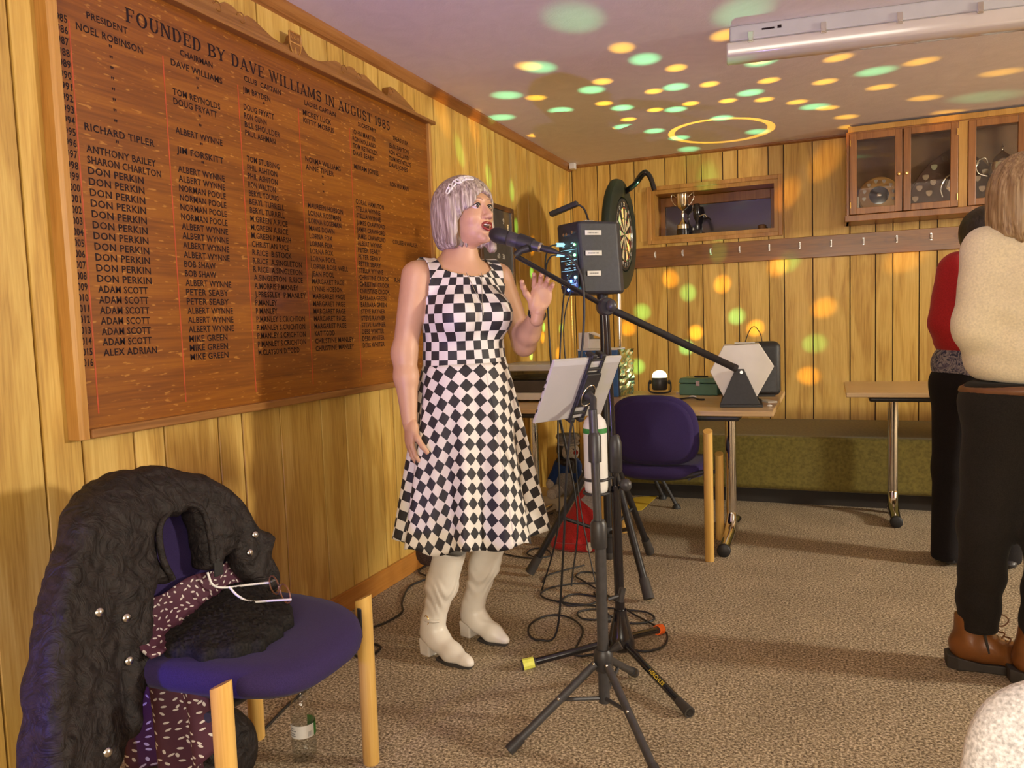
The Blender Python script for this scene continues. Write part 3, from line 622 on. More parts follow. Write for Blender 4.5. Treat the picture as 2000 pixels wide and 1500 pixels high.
colC = ['JIM BRYDEN', dit, 'DOUG FRYATT', 'RON GUNN', 'BILL SHOULDER', 'PAUL ASHMAN', '', '', 'TOM STUBBING', 'PHIL ASHTON', 'PHIL ASHTON', 'RON WALTON', 'BERYL YOUNG', 'BERYL TURRELL', 'BERYL TURRELL', 'M.GREEN A.RICE', 'M.GREEN A.RICE', 'M.GREEN P.MARSH', 'CHRISTIAN RICE', 'R.RICE  B.STOCK', 'R.RICE  A.SINGLETON', 'R.RICE  A.SINGLETON', 'A.SINGLETON  R.RICE', 'A.MORRIS P.MANLEY', 'J.PRESSLEY  P.MANLEY', 'P.MANLEY', 'P.MANLEY'] + ['P.MANLEY S.CRICHTON'] * 4 + ['M.CLAYSON D.TODD']
colD = ['MICKEY LUCK', 'KITTY MORRIS', '', '', '', '', 'NORMA WILLIAMS', 'ANNE TIPLER', dit, dit, dit, '', 'MAUREEN HOBSON', 'LORNA ROSEMAN', 'LORNA ROSEMAN', 'MAVIS DOWN', 'LORNA FOX', 'LORNA FOX', 'LORNA FOX', 'LORNA POOL', 'LORNA ROSE WELL', 'JEAN POOL', 'MARGARET PAGE', 'LYNNE HOBSON', 'MARGARET PAGE', 'MARGARET PAGE', 'MARGARET PAGE', 'MARGARET PAGE', 'MARGARET PAGE', 'KAT TODD', 'CHRISTINE MANLEY', 'CHRISTINE MANLEY']
colE = ['JOHN MARTIN', 'RON HOLLAND', 'TOM REYNOLDS', 'DAVE SEABY', '', 'MIRIAM JONES', '', '', '', '', 'CORAL HAMILTON', 'STELLA WYNNE', 'STELLA WYNNE', 'JAMES CRAWFORD', 'JAMES CRAWFORD', 'JAMES CRAWFORD', 'ALBERT WYNNE', 'PETER SEARY', 'PETER SEARY', 'PETER SEARY', 'STELLA WYNNE', 'CHRISTINE CROOK', 'CHRISTINE CROOK', 'CHRISTINE CROOK', 'BARBARA GREEN', 'BARBARA GREEN', 'STEVE RAYNER', 'STEVE RAYNER', 'STEVE RAYNER', 'DEBS WHITER', 'DEBS WHITER', 'DEBS WHITER']
colF = ['JEAN BARTON', 'RON HOLLAND', 'TOM REYNOLDS', 'DAVE JONES', '', '', 'RON HOLMAN', '', '', '', '', '', '', '', '', 'COLLEEN WALKER', '', '', '', '', '', 'R.HALL']
years = [(str(1985 + i), 1.466, Z0 + .006 - .0291 * i, .0195, .041) for i in range(32)]
def column(name, rows, u, head, hu, perch, shift=0.0):
    L = []
    if head: L.append((head, hu, 2.043, .018, None))
    for i, s in enumerate(rows):
        if not s: continue
        if s == dit: L.append(('"', u + .10, rowz(i) + .002, .018, .010)); continue
        L.append((s, u + shift * i, rowz(i), CAP, perch * len(s) * (1.1 if s.startswith('DON') else 1)))
    for ln in L: text_mesh([ln], (px, 0, 0), tU, tW, tN).build(name, 'ink', hb)
for ln in years: text_mesh([ln], (px, 0, 0), tU, tW, tN).build('year_lettering', 'ink', hb)
column('president_lettering', colA, 1.532, 'PRESIDENT', 1.567, .0167, .0003)
column('chairman_lettering', colB, 1.853, 'CHAIRMAN', 1.892, .0166)
column('club_captain_lettering', colC, 2.165, 'CLUB  CAPTAIN', 2.175, .0142)
column('ladies_captain_lettering', colD, 2.492, 'LADIES CAPTAIN', 2.505, .0165)
column('secretary_lettering', colE, 2.822, 'SECRETARY', 2.868, .0160)
column('treasurer_lettering', colF, 3.110, 'TREASURER', 3.150, .0165)
for y in (1.512, 1.823, 2.142, 2.465, 2.802): MB().bx(px, px + .0006, y - .0022, y + .0022, .975, 2.02).build('column_line', 'red_line', hb)

# ------------------------------------------------------------------ hatch window in the back wall
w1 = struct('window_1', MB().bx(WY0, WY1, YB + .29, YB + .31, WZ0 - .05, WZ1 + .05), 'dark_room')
for (x0, x1, z0, z1) in ((WY0, WY0 + .028, WZ0, WZ1), (WY1 - .028, WY1, WZ0, WZ1), (WY0 + .028, WY1 - .028, WZ1 - .028, WZ1), (WY0 + .028, WY1 - .028, WZ0, WZ0 + .028)):
    MB().bx(x0, x1, YB - .006, YB + .27, z0, z1).build('reveal', 'cabinet_light_wood', w1)
for (x0, x1, z0, z1) in ((WY0 - .03, WY0, WZ0 - .03, WZ1 + .03), (WY1, WY1 + .03, WZ0 - .03, WZ1 + .03), (WY0, WY1, WZ1, WZ1 + .03), (WY0, WY1, WZ0 - .03, WZ0)):
    MB().bx(x0, x1, YB - .018, YB + .012, z0, z1).build('architrave', 'frame_oak', w1, bev=.003)
for (x0, x1, z0, z1) in ((WY0 + .028, WY0 + .065, WZ0 + .03, WZ1 - .03), (WY1 - .065, WY1 - .028, WZ0 + .03, WZ1 - .03), (WY0 + .065, WY1 - .065, WZ1 - .10, WZ1 - .03), (WY0 + .065, WY1 - .065, WZ0 + .03, WZ0 + .05)):
    MB().bx(x0, x1, YB + .20, YB + .235, z0, z1).build('sash', 'cabinet_wood', w1, bev=.003)
plain('window_pane', (0.020, 0.018, 0.026), 0.06, 0, 0.1, 4, spec=1.0, coat=1.0)
MB().bx(WY0 + .03, WY1 - .03, YB + .218, YB + .226, WZ0 + .03, WZ1 - .05).build('pane', 'window_pane', w1)
# trophy cup standing in the hatch
t = root('trophy_cup', (-1.025, YB + .09, WZ0 + .028), 'tall silver two-handled trophy cup on dark plinth in the hatch window', 'trophy')
o = ORG[t]
MB().lathe([(.047, 0), (.047, .045), (.042, .05), (.042, .085), (.0, .086)], o, n=28).build('plinth', 'black_gloss', t, smooth=40)
MB().lathe([(.0430, .052), (.0432, .082)], o, n=28).build('plinth_band', 'silver', t, smooth=40)
MB().lathe([(.030, .085), (.026, .095), (.008, .125), (.006, .15), (.012, .165), (.006, .178), (.008, .19), (.034, .21), (.044, .235), (.046, .30), (.049, .312), (.045, .311), (.042, .24), (.0, .215)], o, n=28).build('cup', 'silver', t, smooth=50)
for s in (-1, 1):
    MB().tube(smoothline([o + (s * .045, 0, .29), o + (s * .075, 0, .315), o + (s * .085, 0, .285), o + (s * .065, 0, .245), o + (s * .045, 0, .225)]), .0035, 8).build('handle', 'silver', t, smooth=60)
# dark carved cup behind and small odds and ends on the sill
c2 = root('small_trophy', (-.925, YB + .12, WZ0 + .028), 'small dark trophy figure beside the silver cup in the hatch window', 'trophy'); o = ORG[c2]
MB().box(o + (0, 0, .02), (.06, .06, .04)).build('plinth', 'black_gloss', c2, bev=.003)
MB().lathe([(.012, .04), (.010, .10), (.026, .14), (.030, .19), (.022, .235), (.0, .24)], o, n=16).build('figure', 'black_gloss', c2, smooth=60)
MB().tube(smoothline([o + (.02, -.01, .14), o + (.055, -.01, .15), o + (.075, -.01, .13)]), .006, 8).build('arm', 'silver', c2, smooth=60)
MB().lathe([(.026, 0), (.030, .01), (.030, .035), (.02, .042), (0, .043)], (-.455, YB + .12, WZ0 + .028), n=20, sx=1.5).build('tin', 'case_back', label='low dark oval tin at the right end of the hatch sill', cat='tin', smooth=50)
MB().lathe([(.022, 0), (.024, .006), (.0, .012)], (-.60, YB + .11, WZ0 + .028), n=16).build('small_dish', 'cabinet_wood', label='tiny brown dish lying on the hatch sill', cat='dish', smooth=50)
MB().box((-.71, YB + .12, WZ0 + .032), (.09, .05, .008)).build('wooden_stick', 'cabinet_wood', label='flat brown wooden offcut on the hatch sill', cat='wood', bev=.002)

# ------------------------------------------------------------------ coat hook rail
cr_ = root('coat_rail', (-.25, YB, 1.57), 'long dark wooden coat rail under the hatch window and trophy cabinet', 'coat rail')
MB().bx(-1.40, 1.9, YB - .022, YB, 1.573, 1.722).build('rail', 'rail_wood', cr_, bev=.003)
for i in range(15):
    x = -1.215 + i * .2045
    if x > 1.8: break
    hk = MB().tube(smoothline([(x, YB - .024, 1.655), (x, YB - .050, 1.650), (x, YB - .060, 1.665), (x, YB - .056, 1.680)], 4), .0042, 8).build('hook', 'white_plastic', cr_, smooth=60)
    MB().bx(x - .006, x + .006, YB - .026, YB - .021, 1.640, 1.690).build('hook_plate', 'steel', hk, bev=.0015)

# ------------------------------------------------------------------ wall cabinet with trophies
CX0, CX1, CY0, CZ0, CZ1 = .105, 1.60, 5.62, 1.775, 2.385
cb = root('trophy_cabinet', (.85, 5.75, CZ0), 'glazed brown wooden wall cabinet full of trophies under the ceiling', 'cabinet')
MB().bx(CX0, CX1, YB - .016, YB, CZ0, CZ1).build('back_panel', 'case_back', cb)
MB().bx(CX0, CX0 + .018, CY0, YB - .014, CZ0, CZ1 - .03).build('side_panel', 'cabinet_wood', cb, bev=.002)
MB().bx(CX1 - .018, CX1, CY0, YB - .014, CZ0, CZ1 - .03).build('side_panel', 'cabinet_wood', cb, bev=.002)
MB().bx(CX0 - .01, CX1, CY0 - .02, YB - .014, CZ0, CZ0 + .04).build('base', 'cabinet_wood', cb, bev=.003)
MB().bx(CX0 + .02, CX1 - .02, CY0, YB - .014, CZ1 - .05, CZ1 - .03).build('top', 'cabinet_wood', cb)
MB().bx(CX0 + .01, CX1, CY0 - .012, CY0 + .03, CZ1 - .035, CZ1).build('cornice', 'cabinet_light_wood', cb, bev=.003)
doors = [(.125, .432, 1), (.440, .745, 0), (.800, 1.105, 0), (1.113, 1.42, 1)]
MB().bx(.747, .798, CY0 - .004, CY0 + .02, CZ0 + .04, CZ1 - .04).build('mullion', 'cabinet_light_wood', cb, bev=.002)
for (x0, x1, hl) in doors:
    z0, z1 = CZ0 + .045, CZ1 - .045; f = .042
    d = MB().bx(x0, x0 + f, CY0 - .008, CY0 + .012, z0, z1).bx(x1 - f, x1, CY0 - .008, CY0 + .012, z0, z1).bx(x0 + f, x1 - f, CY0 - .008, CY0 + .012, z1 - f, z1).bx(x0 + f, x1 - f, CY0 - .008, CY0 + .012, z0, z0 + f).build('door', 'cabinet_wood', cb, bev=.0025)
    MB().bx(x0 + f, x1 - f, CY0 + .002, CY0 + .005, z0 + f, z1 - f).build('pane', 'pane_glass', d)
    kx = x1 - .018 if hl else x0 + .018
    if x0 < .7: MB().lathe([(.005, 0), (.005, .01), (.011, .018), (.010, .026), (0, .028)], (kx, CY0 - .008, 2.055), (0, -1, 0), n=14).build('knob', 'brass', d, smooth=50)
    hx = x0 + .004 if hl else x1 - .004
    for zz in (z0 + .06, z1 - .06): MB().tube([(hx, CY0 - .010, zz - .02), (hx, CY0 - .010, zz + .02)], .004, 8).build('hinge', 'brass', d)
# round wooden presentation plaque
p = root('round_plaque', (.305, 5.76, CZ0 + .04), 'round light wood plaque ringed with small shields and a dark disc in the cabinet', 'plaque'); o = ORG[p] + (0, 0, .131)
MB().lathe([(.120, 0), (.125, .004), (.125, .014), (.118, .02), (0, .02)], o, (0, -1, .12), n=40).build('disc', 'shield_wood', p, smooth=40)
MB().lathe([(.060, .019), (.060, .024), (.03, .030), (0, .031)], o, (0, -1, .12), n=30).build('centre_disc', 'black_gloss', p, smooth=50)
MB().lathe([(.014, .030), (.010, .034), (0, .035)], o, (0, -1, .12), n=16).build('boss', 'silver', p, smooth=50)
MB().bx(.255, .36, 5.71, 5.80, CZ0 + .04, CZ0 + .052).build('foot', 'shield_wood', p, bev=.002)
shp = [(-1, .9), (0, 1.1), (1, .9), (1, 0), (.6, -.7), (0, -1.1), (-.6, -.7), (-1, 0)]
for i in range(12):
    a = 2 * PI * i / 12 + .2; c = o + np.array([.092 * math.cos(a), -.0225, .092 * math.sin(a) + .002])
    MB().prism([(u * .011, v * .012) for u, v in shp], c, (1, 0, 0), (0, .12, 1), (0, -.003, 0)).build('small_shield', 'steel', p)
MB().bx(.175, .183, 5.70, 5.72, CZ0 + .04, CZ0 + .17).build('thin_stick', 'cream_card', label='thin pale stick leaning inside the cabinet beside the round plaque', cat='stick')
# large annual shield
p = root('shield_trophy', (.755, 5.795, CZ0 + .04), 'large dark shield trophy with rows of silver winner shields in the cabinet', 'trophy'); o = ORG[p]
pts = [(-.10, .01), (-.20, .05), (-.235, .07)] + [(-.235 + .235 * math.sin(t), .07 + .30 * (1 - math.cos(t))) for t in np.linspace(.25, PI / 2, 7)]
KS = 1.25; pts = [(-.085 * KS, 0), (-.225 * KS, .06 * KS), (-.20 * KS, .13 * KS), (-.165 * KS, .20 * KS), (-.12 * KS, .255 * KS), (-.06 * KS, .30 * KS), (0, .335 * KS)]; pts = pts + [(-u, v) for u, v in pts[::-1] if u < 0]
tilt = np.array([0, .18, 1.0])
MB().prism(pts, o + (0, -.02, .0), (1, 0, 0), tilt, (0, .016, 0)).build('back_board', 'shield_dark', p, bev=.003)
for (u, v) in [(-.185, .075), (-.165, .13), (-.135, .185), (-.095, .235), (-.12, .10), (-.10, .155), (-.045, .275), (.045, .275), (.095, .235), (.135, .185), (.165, .13), (.185, .075), (.12, .10), (.10, .155), (-.13, .04), (.13, .04)]:
    MB().prism([(a * .018, b * .018) for a, b in shp], o + (u * KS, -.021, 0) + tilt * (v * KS), (1, 0, 0), tilt, (0, -.003, 0)).build('winner_shield', 'silver', p)
MB().ell(o + (0, -.012, 0) + tilt * .16, (.062, .02, .075)).build('centre_boss', 'silver', p, smooth=180)
MB().tube(smoothline([o + (-.075, -.022, .09), o + (-.087, -.022, .15), o + (-.06, -.012, .21), o + (-.025, -.008, .235)]), .006, 8).build('scroll_mount', 'silver', p, smooth=60)
MB().bx(.67, .84, 5.72, 5.82, CZ0 + .04, CZ0 + .055).build('foot', 'white_card', p, bev=.002)
# silver lidded trophy
p = root('lidded_trophy', (1.0, 5.717, CZ0 + .04), 'silver lidded trophy with scroll handles in the cabinet behind the blonde head', 'trophy'); o = ORG[p]
MB().bx(.95, 1.05, 5.667, 5.767, CZ0 + .04, CZ0 + .11).build('plinth', 'black_gloss', p, bev=.003)
MB().lathe([(.04, .07), (.03, .09), (.012, .11), (.012, .13), (.045, .155), (.072, .20), (.077, .245), (.070, .262), (.073, .268), (.054, .300), (.025, .325), (.010, .335), (.008, .345), (.013, .355), (.004, .37), (0, .40)], o, n=32).build('body', 'silver', p, smooth=50)
for s in (-1, 1):
    MB().tube(smoothline([o + (s * .078, 0, .27), o + (s * .085, 0, .295), o + (s * .10, 0, .305), o + (s * .13, 0, .29), o + (s * .142, 0, .25), o + (s * .125, 0, .21), o + (s * .08, 0, .19)]), .006, 8).build('handle', 'silver', p, smooth=60)

# ------------------------------------------------------------------ darts score board on the left wall
s = root('scoreboard', (XW, 4.40, 1.30), 'dark framed chalk scoreboard on the left wall behind the singer', 'scoreboard')
MB().bx(XW, XW + .012, 4.13, 4.62, 1.34, 1.89).build('slate', 'slate', s)
for (y0, y1, z0, z1) in ((4.11, 4.14, 1.32, 1.91), (4.60, 4.63, 1.32, 1.91), (4.14, 4.60, 1.88, 1.91), (4.14, 4.60, 1.32, 1.35)): MB().bx(XW, XW + .022, y0, y1, z0, z1).build('frame', 'dark_frame', s, bev=.003)
MB().bx(XW + .01, XW + .021, 4.588, 4.600, 1.35, 1.88).build('chalk_rail', 'steel', s)
for ln in [('9', 4.46, 1.80, .035, None), ('8', 4.53, 1.765, .04, None), ('60', 4.36, 1.585, .03, None), ('36', 4.44, 1.585, .03, None), ('40', 4.32, 1.515, .028, None), ('OO', 4.52, 1.48, .03, None), ('29', 4.52, 1.43, .03, None), ('20', 4.25, 1.46, .03, None)]: text_mesh([ln], (XW + .012, 0, 0), tU, tW, tN).build('chalk_number', 'chalk', s)

# ------------------------------------------------------------------ ceiling batten, small ceiling box and conduit
b = root('ceiling_batten', (.45, 3.575, 2.265), 'long unlit fluorescent ceiling batten with grey base and clear diffuser', 'light fitting')
X = nv((1.075, .131, 0)); Y = np.array([-X[1], X[0], 0]); Zx = (0, 0, 1); c0 = np.array([-.395, 3.535, 0]); LN = 1.55
mid = c0 + X * LN / 2
MB().box(mid + (0, 0, 2.368), (LN, .125, .064), X, Y, Zx).build('base', 'lamp_grey', b, bev=.008)
plain('diffuser', (0.62, 0.56, 0.50), 0.18, 0, 0.03, 10, coat=0.5)
poly = [(-.060, 0), (-.062, -.02), (-.052, -.055), (-.030, -.068), (.030, -.068), (.052, -.055), (.062, -.02), (.060, 0)]
MB().prism(poly, c0 - X * .012 + (0, 0, 2.336), Y, (0, 0, 1), X * (LN + .024)).build('diffuser', 'diffuser', b, smooth=35, bev=.006)
for k in range(6):
    q = c0 + X * (.085 + k * .285)
    for sgn in (-1, 1): MB().box(q + Y * sgn * .066 + (0, 0, 2.345), (.022, .006, .045), X, Y, Zx).box(q + Y * sgn * .070 + (0, 0, 2.335), (.016, .006, .014), X, Y, Zx).build('clip', 'chrome', b, bev=.002)
MB().box(c0 + X * .155 - Y * .0632 + (0, 0, 2.372), (.05, .0012, .007), X, Y, Zx).box(c0 + X * .20 - Y * .0634 + (0, 0, 2.374), (.016, .0012, .012), X, Y, Zx).build('rating_label', 'ink', b)
j = root('junction_box', (XW + .05, 5.80, 2.36), 'small white junction box with thin cable in the ceiling corner', 'junction box')
MB().bx(XW + .03, XW + .075, 5.775, 5.825, 2.355, 2.399).build('box', 'white_plastic', j, bev=.004)
MB().tube([(XW + .012, 5.80, 2.36), (XW + .012, 5.80, .78)], .004, 8).build('cable', 'brass', j)

# ------------------------------------------------------------------ bench seat along the back wall
b = root('bench_seat', (.6, 5.45, 0), 'long low olive green upholstered bench along the panelled back wall', 'bench')
MB().bx(-1.3, 3.2, 5.06, YB - .002, 0.0, .10).build('plinth', 'kick_dark', b)
MB().bx(-1.3, 3.2, 4.99, YB - .002, .095, .432).build('cushion', 'green_fabric', b, bev=.03, seg=4, smooth=60)

# ------------------------------------------------------------------ tables
TZ = .73
def table(name, x0, x1, y0, y1, legs, label):
    t = root(name, ((x0 + x1) / 2, (y0 + y1) / 2, 0), label, 'table')
    MB().bx(x0, x1, y0, y1, TZ - .026, TZ).build('table_top', 'table_laminate', t, bev=.004)
    for lx, ly0, ly1, fy0, fy1, bent in legs:
        lyc = (ly0 + ly1) / 2
        MB().bx(lx - .13 if lx < (x0 + x1) / 2 else lx - .22, lx + .22 if lx < (x0 + x1) / 2 else lx + .08, y0 + .06, y1 - .1, TZ - .058, TZ - .027).build('under_frame', 'black_satin', t, bev=.012)
        lg = MB().tube(smoothline([(lx, lyc, TZ - .05), (lx, lyc, .22), (lx, lyc - .01, .12), (lx, lyc - .08, .055), (lx, fy0 + .04, .034), (lx, fy0, .032)], 5), .029, 16).build('leg', 'chrome', t, smooth=50)
        MB().tube(smoothline([(lx, lyc, .14), (lx, lyc + .06, .055), (lx, fy1 - .02, .034), (lx, fy1, .032)], 5), .027, 14).build('rear_foot', 'chrome', lg, smooth=50)
        MB().lathe([(.031, 0), (.033, .004), (.033, .022), (.028, .027), (0, .027)], (lx, fy0 + .01, .032), (0, -1, 0), n=18).build('end_cap', 'black_plastic', lg, smooth=50)
        MB().box((lx, lyc, TZ - .058), (.10, .12, .006)).build('mounting_plate', 'steel', lg)
        for yy in (fy0 + .05, fy1 - .03): MB().lathe([(.012, 0), (.012, .008), (.004, .01), (.004, .03)], (lx, yy, 0.0), n=10).build('glide', 'black_plastic', lg)
    return t
table('folding_table', -1.80, -.245, 3.79, 4.82, [(-.485, 4.12, 4.22, 3.84, 4.45, 1), (-1.60, 4.12, 4.22, 3.86, 4.47, 1)], 'light wood laminate table crowded with equipment behind the purple chair')
table('folding_table', .085, 1.60, 4.72, 5.50, [(.335, 4.88, 4.90, 4.62, 4.965, 1), (1.35, 4.88, 4.90, 4.62, 4.965, 1)], 'bare light wood laminate table in front of the green bench')

# ------------------------------------------------------------------ purple chairs with beech posts (local +x is the front)
def chair(loc, ang, label):
    c = root('upholstered_chair', loc, label, 'chair'); Rm = rot2(ang); o = np.array(loc, float)
    T = lambda p: o + Rm @ np.array(p, float)
    for fx, hgt, nm in ((.195, .462, 'front_leg'), (-.195, .637, 'rear_leg')):
        for sy in (-1, 1):
            y = sy * .263; m = MB(); n = 20; V = []
            for z, cut in ((0, 0), (.004, 0), (hgt, 1)):
                for k in range(n):
                    t = 2 * PI * k / n; r = .0225 if z else .0205
                    V.append(T((fx + r * math.cos(t), y + r * math.sin(t), z + (.010 * math.cos(t) if cut else 0))))
            F = [(i * n + k, i * n + (k + 1) % n, (i + 1) * n + (k + 1) % n, (i + 1) * n + k) for i in range(2) for k in range(n)] + [tuple(range(n))[::-1], tuple(2 * n + k for k in range(n))]
            lg = m.add(V, F).build('leg', 'beech', c, smooth=40)
            zs = .40 if nm == 'front_leg' else .44
            MB().box(T((fx, y - sy * .018, zs)), (.016, .012, .085), Rm[:, 0], Rm[:, 1], (0, 0, 1)).build('slot_bracket', 'black_satin', lg, bev=.005)
    # seat cushion: rounded shield outline
    ol = []
    for k in range(48):
        t = 2 * PI * k / 48; ct, st = math.cos(t), math.sin(t); e = .62 if ct > 0 else .42
        u = math.copysign(abs(ct) ** e, ct) * (.275 if ct > 0 else .235); v = math.copysign(abs(st) ** .62, st) * .245
        ol.append((u * (1 - .0 * abs(v)), v * (1 - .10 * max(0, u) / .27)))
    prof = [(.0, .385), (.80, .385), (.93, .392), (.99, .408), (1.0, .424), (.985, .442), (.94, .453), (.80, .459), (.45, .458), (.0, .455)]
    MB().pad(ol, prof, lambda u, v, h: T((u + .015, v, h + .012 * (abs(v) / .24) ** 2 - .020 * max(0, (u - .1) / .17) ** 2))).build('seat', 'purple_fabric', c, smooth=180)
    ol = []
    for k in range(56):
        t = 2 * PI * k / 56; ct, st = math.cos(t), math.sin(t); e = .55 if st < 0 else .85
        ol.append((math.copysign(abs(ct) ** .62, ct) * .222, math.copysign(abs(st) ** e, st) * (.165 if st < 0 else .19)))
    prof = [(.0, -.026), (.85, -.026), (.95, -.020), (1.0, -.006), (1.0, .006), (.95, .020), (.85, .026), (.0, .030)]
    bk = lambda u, v, h: T((-.215 + h - .20 * v + .55 * u * u, u, .625 + v))
    MB().pad(ol, prof, bk).build('backrest', 'purple_fabric', c, smooth=180)
    MB().pad([(u * .9, v * .9) for u, v in ol], [(.0, -.034), (.9, -.033), (1.0, -.026), (1.0, -.022), (0, -.022)], bk).build('back_shell', 'purple_fabric', c, smooth=180)
    MB().tube(smoothline([T((.14, -.25, .375)), T((.14, -.1, .37)), T((.14, .1, .37)), T((.14, .25, .375))]), .011, 10).build('front_crossbar', 'black_satin', c, smooth=60)
    MB().tube(smoothline([T((-.195, -.25, .44)), T((-.19, -.1, .40)), T((-.19, .1, .40)), T((-.195, .25, .44))]), .012, 10).build('rear_crossbar', 'black_satin', c, smooth=60)
    for sy in (-1, 1): MB().tube([T((.14, sy * .17, .372)), T((-.19, sy * .17, .40))], .009, 8).build('back_strut', 'black_satin', c, smooth=60)
    return c
chair((-1.355, 1.447, 0), 0.0, 'purple upholstered chair with beech legs and black jacket, beside the panelled wall')
chair((-.805, 3.945, 0), PI / 2, 'purple upholstered chair pulled up to the equipment table, back to the room')

# ------------------------------------------------------------------ dartboard on its stand
d = root('dartboard_stand', (-1.235, 4.85, 0), 'dartboard with black surround and arched lamp on a tripod stand', 'dartboard'); dc = np.array([-1.235, 4.845, 1.72])
MB().lathe([(.175, 0), (.33, 0), (.345, .012), (.347, .03), (.34, .05), (.32, .058), (.235, .058), (.232, .05), (.232, .02)], dc - (.02, 0, 0), (1, 0, 0), n=64).build('surround', 'surround_rubber', d, smooth=45)
bd = MB().lathe([(.0, 0), (.2255, 0), (.2255, .036), (.222, .038), (.0, .038)], dc, (1, 0, 0), n=64).build('board', 'dart_black', d, smooth=45)
xf = dc[0] + .0385
def sector(mb, r0, r1, a0, a1, x=xf, n=3):
    P = [(r0, a0 + (a1 - a0) * i / n) for i in range(n + 1)] + [(r1, a1 - (a1 - a0) * i / n) for i in range(n + 1)]
    mb.add([(x, dc[1] + r * math.sin(a), dc[2] + r * math.cos(a)) for r, a in P], [tuple(range(len(P)))])
for i in range(20):
    a0 = (i - .5) * PI / 10; a1 = (i + .5) * PI / 10; dark = i % 2 == 0
    for r0, r1 in ((.016, .099), (.107, .162)):
        if not dark: m = MB(); sector(m, r0, r1, a0, a1); m.build('bed', 'dart_cream', bd)
    for r0, r1 in ((.099, .107), (.162, .170)):
        m = MB(); sector(m, r0, r1, a0, a1); m.build('ring_bed', 'dart_red' if dark else 'dart_green', bd)
MB().lathe([(.0, 0), (.016, 0), (.016, .0008), (0, .0008)], (xf, dc[1], dc[2]), (1, 0, 0), n=20).build('outer_bull', 'dart_green', bd)
MB().lathe([(.0, 0), (.0065, 0), (.0065, .0014), (0, .0014)], (xf, dc[1], dc[2]), (1, 0, 0), n=16).build('bullseye', 'dart_red', bd)
for r in (.170, .208): MB().tube([(xf + .001, dc[1] + r * math.sin(t), dc[2] + r * math.cos(t)) for t in np.linspace(0, 2 * PI, 49)], .0016, 5, cap=False).build('wire', 'steel', bd)
nums = [20, 1, 18, 4, 13, 6, 10, 15, 2, 17, 3, 19, 7, 16, 8, 11, 14, 9, 12, 5]; L = []
for i, nn in enumerate(nums):
    a = i * PI / 10; L.append((str(nn), dc[1] + .189 * math.sin(a) - (.009 if nn < 10 else .015), dc[2] + .189 * math.cos(a) - .011, .023, None if nn < 10 else .030))
for ln in L: text_mesh([ln], (xf, 0, 0), tU, tW, tN, .0008).build('number', 'white_print', bd)
MB().tube(smoothline([(-1.20, 4.92, 2.0), (-1.13, 4.87, 2.03), (-1.075, 4.84, 2.08), (-1.045, 4.83, 2.085), (-1.02, 4.83, 2.05), (-.998, 4.83, 1.975)]), [.018] * 8 + [.02] * 10 + [.016] * 13, 10).build('lamp_arm', 'black_gloss', d, smooth=60)
MB().tube([(-1.245, 4.85, .45), (-1.245, 4.85, 1.75)], .016, 14).build('pole', 'chrome', d, smooth=50)
for (fx, fy) in ((-.885, 4.76), (-1.56, 4.97), (-1.02, 5.0)):
    lg = MB().tube([(-1.245, 4.85, .62), (fx, fy, .02)], .012, 10).build('leg', 'black_satin', d, smooth=50)
    MB().lathe([(.026, 0), (.026, .012), (.014, .03), (0, .03)], (fx, fy, 0), n=14).build('foot', 'black_plastic', lg, smooth=50)

# ------------------------------------------------------------------ things on the equipment table
t = root('record_player', (-1.58, 4.32, TZ), 'grey record player with smoked lid on the equipment table behind the singer', 'record player')
MB().bx(-1.80, -1.415, 4.12, 4.50, TZ + .012, TZ + .055).build('plinth_base', 'white_card', t, bev=.004)
MB().bx(-1.80, -1.415, 4.115, 4.505, TZ + .055, TZ + .125).build('body', 'slate', t, bev=.004)
MB().lathe([(.145, 0), (.15, .006), (.148, .016), (.03, .018), (0, .018)], (-1.61, 4.31, TZ + .126), n=40).build('platter', 'black_satin', t, smooth=50)
MB().bx(-1.80, -1.415, 4.115, 4.505, TZ + .127, TZ + .185).build('lid', 'smoke_lid', t, bev=.004)
MB().bx(-1.80, -1.415, 4.112, 4.508, TZ + .180, TZ + .215).build('lid_rim', 'lamp_grey', t, bev=.005)
for x in (-1.76, -1.45):
    for y in (4.16, 4.46): MB().lathe([(.014, 0), (.016, .012)], (x, y, TZ), n=12).build('foot', 'black_plastic', t)
bb = root('blue_gift_box', (-1.22, 4.50, TZ), 'blue box with holographic foil side standing on the equipment table', 'box')
MB().bx(-1.40, -1.155, 4.44, 4.62, TZ, TZ + .285).build('box', 'blue_card', bb, bev=.004)
MB().bx(-1.40, -1.155, 4.438, 4.622, TZ + .278, TZ + .287).build('lid_edge', 'white_card', bb, bev=.002)
m = MB(); g = 14
for i in range(g + 1):
    for k in range(7):
        z = TZ + .005 + .275 * i / g; y = 4.445 + .165 * k / 6
        m.v.append((-1.152 + .045 * (k / 6) + .012 * rng.random(), y, z))
m.f = [(i * 7 + k, i * 7 + k + 1, (i + 1) * 7 + k + 1, (i + 1) * 7 + k) for i in range(g) for k in range(6)]
m.build('foil_side', 'holographic_foil', bb)
text_mesh([('W', -1.355, TZ + .245, .022, None), ('T', -1.27, TZ + .245, .022, None)], (0, 4.4395, 0), (1, 0, 0), (0, 0, 1), (0, -1, 0)).build('print', 'white_print', bb)
wbx = root('small_white_box', (-1.335, 4.52, TZ + .287), 'small open white carton on top of the blue box', 'box')
MB().bx(-1.40, -1.335, 4.46, 4.58, TZ + .288, TZ + .385).build('carton', 'white_card', wbx, bev=.002)
MB().box((-1.29, 4.52, TZ + .366), (.11, .12, .003), nv((.9, 0, -.35)), (0, 1, 0), nv((.35, 0, .9))).build('flap', 'white_card', wbx)
